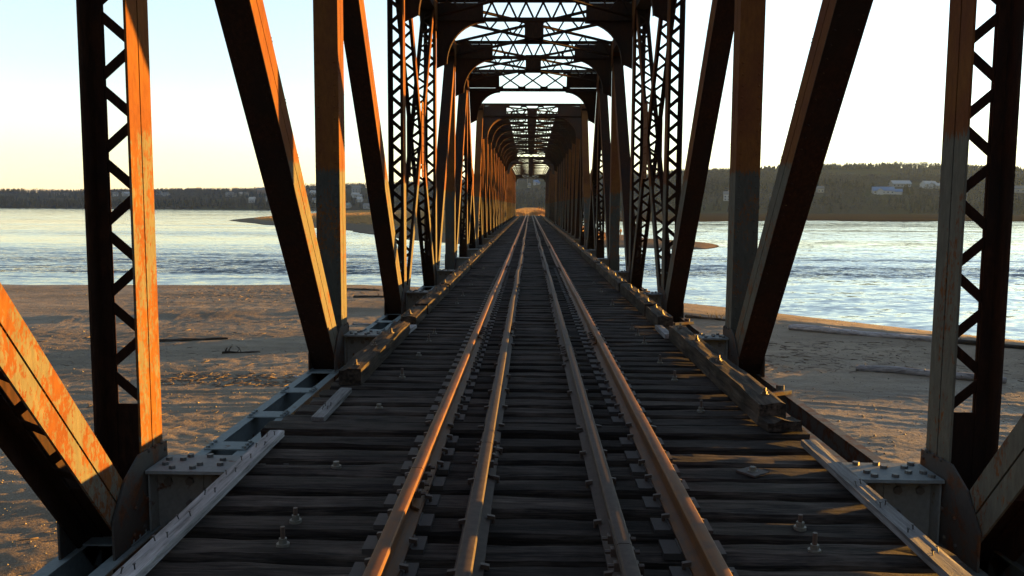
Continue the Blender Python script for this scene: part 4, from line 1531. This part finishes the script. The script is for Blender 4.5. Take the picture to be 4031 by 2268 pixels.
# poles in the far portal
for sx, sy, h, lab in ((2038, 731, 14, 'left thin pole on the hillside seen through the far portal'), (2077, 727, 16, 'middle thin pole beside the shed seen through the far portal')):
    c = hill_hit(sx, sy)
    root = thing('utility_pole', c, lab, 'utility pole', 'poles on the far hillside')
    mb = MB(); mb.cyl(c - Z3, c + Z3 * h, 0.22, 6, 0.16); mb.build('pole', HW['cream'], root)
    mb = MB(); mb.obox(c + Z3 * (h - 1), X3, Y3, Z3, 1.3, 0.1, 0.12); mb.build('cross_arm', HW['cream'], root)

# ---- piers
def pier(y, label, half=0.9):
    root = thing('bridge_pier', (0, y, -6.5), label, 'pier', 'piers of the bridge')
    mb = MB()
    n = 14
    ring = []
    for zz, k in ((-7.0, 1.12), (-1.75, 1.0)):
        pts = []
        for i in range(n):
            t = 2 * math.pi * i / n
            pts.append(Vector((3.75 * k * math.copysign(abs(math.cos(t)) ** 0.7, math.cos(t)), y + half * k * math.copysign(abs(math.sin(t)) ** 0.7, math.sin(t)), zz)))
        ring.append(pts)
    mb.add(ring[0] + ring[1], [(i, (i + 1) % n, (i + 1) % n + n, i + n) for i in range(n)] + [tuple(range(n))[::-1], tuple(range(n, 2 * n))])
    mb.build('shaft', M['concrete'], root)
    mb = MB()
    mb.box(-3.95, 3.95, y - half - 0.15, y + half + 0.15, -1.748, -1.43)
    mb.build('cap', M['concrete'], root)
pier(42.2, 'concrete pier standing between the nearest truss span and the second one', 1.05)
pier(92.5, 'concrete pier standing in the river below the second and third truss spans', 1.05)

# ---- dry grass at the end of the bridge
def grass_clump(mb, c, r, h, n, seed):
    g = random.Random(seed)
    for _ in range(n):
        a, q = g.uniform(0, 6.283), r * math.sqrt(g.random())
        b = Vector((c[0] + q * math.cos(a), c[1] + q * math.sin(a), c[2] - 0.1))
        hh = h * g.uniform(0.45, 1.0) * (1.1 - 0.5 * q / r)
        tip = b + Vector((g.uniform(-0.3, 0.3) * hh, g.uniform(-0.3, 0.3) * hh, hh))
        sd = Vector((math.cos(a * 3), math.sin(a * 3), 0)) * 0.028
        mid = (b + tip) / 2 + Vector((g.uniform(-.1, .1), 0, 0)) * hh
        mb.add([b - sd, b + sd, mid + sd, mid - sd, tip], [(0, 1, 2, 3), (3, 2, 4)])
M['drygrass'] = plain('dry orange grass blades', (0.55, 0.27, 0.085), 0.8, 0.35, 1.5)
mb = MB()
for k in range(420):
    gx, gy = random.uniform(-16, 16), random.uniform(160.5, 200)
    gz = float(island_z(np.array([gx]), np.array([gy]))[0])
    if abs(gx) < 1.7:
        continue
    grass_clump(mb, (gx, gy, gz), 1.1, random.uniform(0.5, 1.0), 30, k)
tag(mb.build('dry_grass', M['drygrass'], None), 'orange dry grass covering the ground where the track leaves the bridge', 'grass', None, 'stuff')
for sx, hh, r, lab, sd in ((2118, 2.3, 1.7, 'tall orange shrub right of the far end of the track', 901), (2150, 1.9, 1.5, 'lower orange shrub at the right edge of the far portal', 902), (2036, 1.5, 1.4, 'orange shrub left of the far end of the track', 903)):
    q = aty(sx, 830, 168)
    gz = float(island_z(np.array([q.x]), np.array([168.0]))[0])
    mb = MB()
    grass_clump(mb, (q.x, 168, gz), r, hh, 420, sd)
    tag(mb.build('dry_shrub', M['drygrass'], None, origin=(q.x, 168, gz)), lab, 'shrub', 'dry shrubs at the end of the bridge')

# ---- driftwood and stones on the beach
def bz(x, y):
    return float(beach_z(np.array([x]), np.array([y]), False)[0])

def log(name, a, b, r0, r1, mat, seed, label, group=None, knots=6, bend=0.0, twigs=0, cat='driftwood log'):
    a, b = Vector(a), Vector(b)
    L = (b - a).length
    n, k = 34, 12
    vs, fs = [], []
    for i in range(n + 1):
        t = i / n
        r = r0 + (r1 - r0) * t
        if i == 0 or i == n:
            r *= 0.75
        cy = bend * math.sin(t * math.pi) + 0.10 * r0 / 0.2 * mnoise.noise(Vector((t * 4, seed, 0)))
        cz = 0.04 * mnoise.noise(Vector((t * 3, seed, 5)))
        for j in range(k):
            th = 2 * math.pi * j / k
            q = r * (1 + 0.22 * mnoise.noise(Vector((t * L * 0.8, math.cos(th) * 1.3 + seed, math.sin(th) * 1.3))))
            vs.append((-L / 2 + L * t, cy + q * math.cos(th), cz + q * math.sin(th)))
    for i in range(n):
        for j in range(k):
            m_ = (j + 1) % k
            fs.append((i * k + j, i * k + m_, (i + 1) * k + m_, (i + 1) * k + j))
    fs += [tuple(range(k)), tuple(range(n * k, n * k + k))[::-1]]
    mb = MB()
    mb.add(vs, [f[::-1] for f in fs])
    g = random.Random(seed)
    for _ in range(knots):
        t = g.uniform(0.05, 0.95)
        th = g.uniform(0.2, 2.9)
        r = r0 + (r1 - r0) * t
        p = Vector((-L / 2 + L * t, r * 0.8 * math.cos(th), r * 0.8 * math.sin(th)))
        mb.cyl(p, p + Vector((g.uniform(-.3, .3), math.cos(th), math.sin(th))) * r * g.uniform(0.35, 0.9), r * 0.22, 6, r * 0.12)
    for _ in range(twigs):
        t = g.uniform(0.05, 0.95)
        p = Vector((-L / 2 + L * t, 0, 0))
        dr = Vector((g.uniform(-0.6, 0.6), g.uniform(-0.5, 0.5), g.uniform(0.5, 1.0))).normalized()
        ln = g.uniform(0.15, 0.45)
        q = p + dr * ln * 0.55
        mb.cyl(p, q, 0.022, 5, 0.014)
        for _ in range(2):
            mb.cyl(q, q + (dr + Vector((g.uniform(-.7, .7), g.uniform(-.7, .7), g.uniform(-.1, .5)))).normalized() * ln * 0.5, 0.013, 4, 0.004)
    me = local_mesh(mb, name, mat)
    me.polygons.foreach_set('use_smooth', [True] * len(me.polygons))
    o = bpy.data.objects.new(name, me)
    o.location = (a + b) / 2
    dd = (b - a)
    o.rotation_euler = (0, -math.asin(dd.z / L), math.atan2(dd.y, dd.x))
    COL.objects.link(o)
    return tag(o, label, cat, group)

def glog(name, p, q, r0, r1, mat, seed, label, group=None, **kw):
    lift = 0.72
    return log(name, (p[0], p[1], bz(*p) + r0 * lift), (q[0], q[1], bz(*q) + r1 * lift), r0, r1, mat, seed, label, group, **kw)

GL = 'driftwood on the beach'
glog('driftwood_log', (13.2, 43.4), (19.6, 39.4), 0.17, 0.12, M['log'], 3, 'long bleached log lying nearest the water on the right beach', GL, knots=9)
glog('driftwood_log', (19.3, 39.5), (23.5, 36.6), 0.12, 0.09, M['stick'], 4, 'dark log end continuing past the long bleached log on the right beach', GL)
glog('driftwood_log', (12.9, 33.6), (17.6, 31.4), 0.15, 0.14, M['log'], 5, 'single curved grey log lying alone in the middle of the right beach', GL, bend=0.18, knots=5)
glog('driftwood_log', (22.5, 36.2), (25.5, 34.0), 0.14, 0.12, M['log'], 14, 'pale log cut by the right edge of the photo', GL)
glog('driftwood_branch', (8.6, 47.2), (10.6, 45.9), 0.09, 0.06, M['stick'], 6, 'twiggy driftwood branch behind the second right post', GL, twigs=14, cat='branch')
glog('driftwood_branch', (11.6, 46.6), (12.4, 46.0), 0.06, 0.05, M['stick'], 16, 'little twiggy branch right of the leaning right diagonal', GL, twigs=8, cat='branch')
glog('driftwood_branch', (-16.8, 37.6), (-13.9, 38.4), 0.075, 0.05, M['stick'], 7, 'straight dark stick lying in the shadow band of the left beach', GL, cat='branch')
glog('driftwood_branch', (-12.8, 34.6), (-11.3, 34.9), 0.06, 0.04, M['stick'], 8, 'broken brown branch below the shadow band on the left beach', GL, twigs=7, cat='branch')
glog('driftwood_branch', (-14.0, 62.5), (-11.0, 61.6), 0.08, 0.05, M['stick'], 9, 'dark branch near the water on the left beach', GL, twigs=3, cat='branch')
glog('driftwood_branch', (-11.6, 55.2), (-8.6, 55.6), 0.09, 0.06, M['stick'], 10, 'dark driftwood left of the leaning left diagonal, above the shadow band', GL, twigs=5, cat='branch')
glog('driftwood_branch', (-9.2, 43.4), (-7.6, 43.2), 0.06, 0.05, M['log'], 11, 'short grey stick beside the left diagonal inside the shadow band', GL, cat='branch')
glog('driftwood_branch', (-7.4, 48.4), (-6.0, 47.8), 0.12, 0.08, M['stick'], 12, 'dark twiggy heap of wood right of the second left post', GL, twigs=10, cat='branch')
glog('driftwood_branch', (-8.6, 30.2), (-6.3, 29.6), 0.05, 0.035, M['log'], 13, 'thin pale stick on the debris line beside the grey bottom chord', GL, cat='branch')
glog('driftwood_branch', (6.9, 44.0), (8.4, 43.2), 0.12, 0.08, M['stick'], 15, 'dark driftwood lying behind the second right floor beam', GL, twigs=4, cat='branch')

tp = []
g = np.random.default_rng(77)
def pebble_tpl(seed):
    r = np.random.default_rng(seed)
    v = np.array([(1, 0, 0), (0, 1, 0), (-1, 0, 0), (0, -1, 0), (0, 0, 0.8), (0, 0, -0.6)]) * r.uniform(0.65, 1.3, (6, 1))
    f = np.array([(0, 1, 4), (1, 2, 4), (2, 3, 4), (3, 0, 4), (1, 0, 5), (2, 1, 5), (3, 2, 5), (0, 3, 5)])
    return v, f
def twig_tpl(seed):
    r = np.random.default_rng(seed)
    L = r.uniform(3, 7)
    v = np.array([(-L, -0.35, 0), (-L, 0.35, 0), (-L, 0, 0.5), (L, -0.2, 0.1), (L, 0.2, 0.1), (L, 0, 0.5)]) + r.normal(0, 0.1, (6, 3))
    f = np.array([(0, 1, 2), (3, 5, 4), (0, 3, 4), (0, 4, 1), (1, 4, 5), (1, 5, 2), (2, 5, 3), (2, 3, 0)])
    return v, f
def beach_pts(n, boxes):
    out = []
    for (x0, x1, y0, y1), k in boxes:
        out.append(np.stack([g.uniform(x0, x1, int(n * k)), g.uniform(y0, y1, int(n * k))], 1))
    p = np.concatenate(out)
    z = beach_z(p[:, 0], p[:, 1], True)
    ok = z > ZW + 0.1
    return np.stack([p[:, 0], p[:, 1], z], 1)[ok]
pp = beach_pts(11000, [((-26, -3, 8, 36), 0.7), ((-40, 12, 36, 68), 0.35), ((3, 22, 12, 36), 0.35), ((12, 26, 34, 50), 0.1)])
M['pebble'] = plain('beach pebbles', (0.22, 0.185, 0.148), 0.9, 0.5, 9)
M['twig'] = plain('dry brown twigs', (0.13, 0.09, 0.06), 0.85, 0.5, 5)
hs = g.lognormal(-3.9, 0.42, len(pp))
tag(scatter('beach_pebbles', [pebble_tpl(i) for i in range(6)], pp, hs, np.ones(len(pp)), M['pebble']), 'small pebbles and shells scattered over the brown beach sand', 'pebbles', None, 'stuff')
tw = beach_pts(900, [((-13, -6, 28.6, 30.8), 0.5), ((-22, -4, 12, 45), 0.4), ((9, 18, 33, 40), 0.45), ((-25, -8, 52, 64), 0.3), ((18, 25, 30, 36), 0.15)])
tag(scatter('driftwood_debris', [twig_tpl(i) for i in range(6)], tw, g.uniform(0.015, 0.045, len(tw)), np.ones(len(tw)), M['twig']), 'thin lines of twigs and wrack left on the beach sand', 'debris', None, 'stuff')

# ---- an unseen wooded bank behind the viewer, added to block sky light
bx = np.linspace(-420, 420, 90)
by = np.concatenate([np.linspace(-230, -60, 14), np.linspace(-55, -16, 16)])
def bank_z(x, y):
    u = sstep(-18, -60, y) if False else 1 - sstep(-60, -18, y)
    return -4.9 + 27 * u * (0.85 + 0.5 * fbm(x * 0.02, y * 0.03, 3, 55)) + 5.5 * u * vnoise(x * 0.16, y * 0.16, 56)
M['bank'] = plain('dark bank blocking the sky', (0.022, 0.022, 0.018), 0.95, 0.5, 0.4)
grid_object('sky_blocking_bank', bx, by, bank_z, M['bank'])

# ---- the air between the viewer and the far hills
hz = MB()
hz.box(-6200, 6200, -800, 3300, -11.0, 130)
hm = bpy.data.materials.new('thin evening haze')
hm.use_nodes = True
hm.node_tree.nodes.clear()
out = hm.node_tree.nodes.new('ShaderNodeOutputMaterial')
pv = hm.node_tree.nodes.new('ShaderNodeVolumePrincipled')
pv.inputs['Color'].default_value = (0.25, 0.41, 0.76, 1)
pv.inputs['Density'].default_value = 0.000072
pv.inputs['Anisotropy'].default_value = 0.0
hm.node_tree.links.new(pv.outputs[0], out.inputs['Volume'])
tag(hz.build('haze', hm, None), None, None, None, 'stuff')

# dry grass over the island
def tuft_tpl(seed):
    r = np.random.default_rng(seed)
    vs, fs = [], []
    for k in range(9):
        a = r.uniform(0, 6.28)
        b = np.array([0.35 * r.normal(), 0.35 * r.normal(), 0])
        sd = np.array([math.cos(a), math.sin(a), 0]) * 0.06
        tip = b + np.array([0.25 * r.normal(), 0.25 * r.normal(), r.uniform(0.6, 1.1)])
        o = len(vs)
        vs += [tuple(b - sd), tuple(b + sd), tuple(tip)]
        fs.append((o, o + 1, o + 2))
    return np.array(vs), np.array(fs)
gx, gy = rng.uniform(-240, 60, 60000), rng.uniform(165, 900, 60000) ** 1.0
ok = poly_sd(gx, gy, ISL) > 13
gx, gy = gx[ok], gy[ok]
gz = island_z(gx, gy)
ok = gz + 0.5 * fbm(gx * 0.03, gy * 0.02, 3, 33) > -4.56
gp = np.stack([gx, gy, gz], 1)[ok]
M['islegrass'] = plain('orange island grass', (0.46, 0.27, 0.10), 0.9, 0.35, 0.1)
tag(scatter('island_grass', [tuft_tpl(i) for i in range(5)], gp, rng.uniform(0.45, 0.95, len(gp)), np.ones(len(gp)) * 1.3, M['islegrass']), 'orange brown dry grass covering the low island beyond the river', 'grass', None, 'stuff')
# ------------------------------------------------------------------ person on the sandbar
def make_person(loc, rz):
    root_loc = Vector(loc)
    J = {'pelvis': ((0, 0, 0.93), 0.15), 'belly': ((0, 0, 1.10), 0.14), 'chest': ((0, 0.01, 1.32), 0.17), 'neck': ((0, 0.02, 1.50), 0.07), 'head0': ((0, 0.03, 1.58), 0.085), 'head1': ((0, 0.04, 1.70), 0.095),
         'hipl': ((-0.10, 0, 0.88), 0.10), 'kneel': ((-0.12, 0.06, 0.49), 0.068), 'ankl': ((-0.13, -0.06, 0.09), 0.05), 'toel': ((-0.14, 0.12, 0.04), 0.04),
         'hipr': ((0.10, 0, 0.88), 0.10), 'kneer': ((0.12, 0.10, 0.50), 0.068), 'ankr': ((0.13, 0.16, 0.09), 0.05), 'toer': ((0.14, 0.33, 0.05), 0.04),
         'shl': ((-0.20, 0.0, 1.40), 0.075), 'ell': ((-0.27, -0.05, 1.12), 0.052), 'wrl': ((-0.25, 0.06, 0.88), 0.036), 'hal': ((-0.24, 0.10, 0.79), 0.034),
         'shr': ((0.20, 0.0, 1.40), 0.075), 'elr': ((0.27, -0.06, 1.12), 0.052), 'wrr': ((0.24, 0.03, 0.88), 0.036), 'har': ((0.23, 0.06, 0.79), 0.034)}
    E = [('pelvis', 'belly'), ('belly', 'chest'), ('chest', 'neck'), ('neck', 'head0'), ('head0', 'head1'), ('pelvis', 'hipl'), ('hipl', 'kneel'), ('kneel', 'ankl'), ('ankl', 'toel'),
         ('pelvis', 'hipr'), ('hipr', 'kneer'), ('kneer', 'ankr'), ('ankr', 'toer'), ('chest', 'shl'), ('shl', 'ell'), ('ell', 'wrl'), ('wrl', 'hal'), ('chest', 'shr'), ('shr', 'elr'), ('elr', 'wrr'), ('wrr', 'har')]
    names = list(J)
    me = bpy.data.meshes.new('person')
    me.from_pydata([J[n][0] for n in names], [(names.index(a), names.index(b)) for a, b in E], [])
    o = bpy.data.objects.new('person', me)
    COL.objects.link(o)
    o.location = root_loc
    o.rotation_euler = (0, 0, rz)
    m = NT('dark walking clothes')
    z = m.sep(m.obj())[2]
    c = m.ramp(m.val(z, 0, 1.8), [(0.0, (0.03, 0.025, 0.02)), (0.06, (0.035, 0.035, 0.05)), (0.52, (0.15, 0.055, 0.03)), (0.85, (0.42, 0.26, 0.19))], 'CONSTANT')
    m.done(c, 0.85)
    me.materials.append(m.mat)
    sk = o.modifiers.new('skin', 'SKIN')
    for i, n in enumerate(names):
        r = J[n][1]
        me.skin_vertices[0].data[i].radius = (r, r * (0.75 if n in ('chest', 'belly', 'pelvis') else 1.0))
    me.skin_vertices[0].data[0].use_root = True
    o.modifiers.new('sub', 'SUBSURF').levels = 2
    o.modifiers['sub'].render_levels = 2
    hair = MB()
    hair.cyl((0, 0.02, 1.70), (0, 0.03, 1.80), 0.10, 10, 0.05)
    h = hair.build('hair', M['stick'], None)
    h.parent = o
    h.location = (0, 0, 0)
    return o
pq = at(2443, 928, -4.58)
pz = float(island_z(np.array([pq.x]), np.array([pq.y]))[0])
tag(make_person((pq.x, pq.y, pz - 0.02), 0.7), 'person in dark clothes walking on the sandbar seen between the right posts', 'person')
# ------------------------------------------------------------------ light
SUN_EL, SUN_AZ = R(1.9), R(64)          # azimuth to the right of the bridge's direction
S = Vector((math.sin(SUN_AZ) * math.cos(SUN_EL), math.cos(SUN_AZ) * math.cos(SUN_EL), math.sin(SUN_EL)))
sd = bpy.data.lights.new('sun', 'SUN')
sd.energy = 5.0
sd.angle = R(0.5)
sd.color = (1.0, 0.48, 0.075)
sun = bpy.data.objects.new('sun', sd)
sun.rotation_euler = S.to_track_quat('Z', 'Y').to_euler()
COL.objects.link(sun)
w = bpy.data.worlds.new('World')
scene.world = w
w.use_nodes = True
nt = w.node_tree
sky = nt.nodes.new('ShaderNodeTexSky')
sky.sky_type = 'NISHITA'
sky.sun_disc = False
sky.sun_elevation = R(2.6)
sky.sun_rotation = SUN_AZ
sky.altitude = 0
sky.air_density, sky.dust_density, sky.ozone_density = 1.0, 0.08, 2.2
bg = nt.nodes['Background']
bg.inputs['Strength'].default_value = 0.083
hs = nt.nodes.new('ShaderNodeHueSaturation')
hs.inputs['Saturation'].default_value = 0.66
nt.links.new(sky.outputs[0], hs.inputs['Color'])
nt.links.new(hs.outputs[0], bg.inputs['Color'])
vs_ = scene.view_settings
vs_.view_transform, vs_.look, vs_.gamma, vs_.use_curve_mapping = 'Standard', 'None', 1.0, False
vs_.exposure = 3.5
cy = scene.cycles
cy.max_bounces, cy.diffuse_bounces, cy.glossy_bounces, cy.transmission_bounces, cy.volume_bounces = 6, 3, 3, 2, 0
cy.use_denoising = True
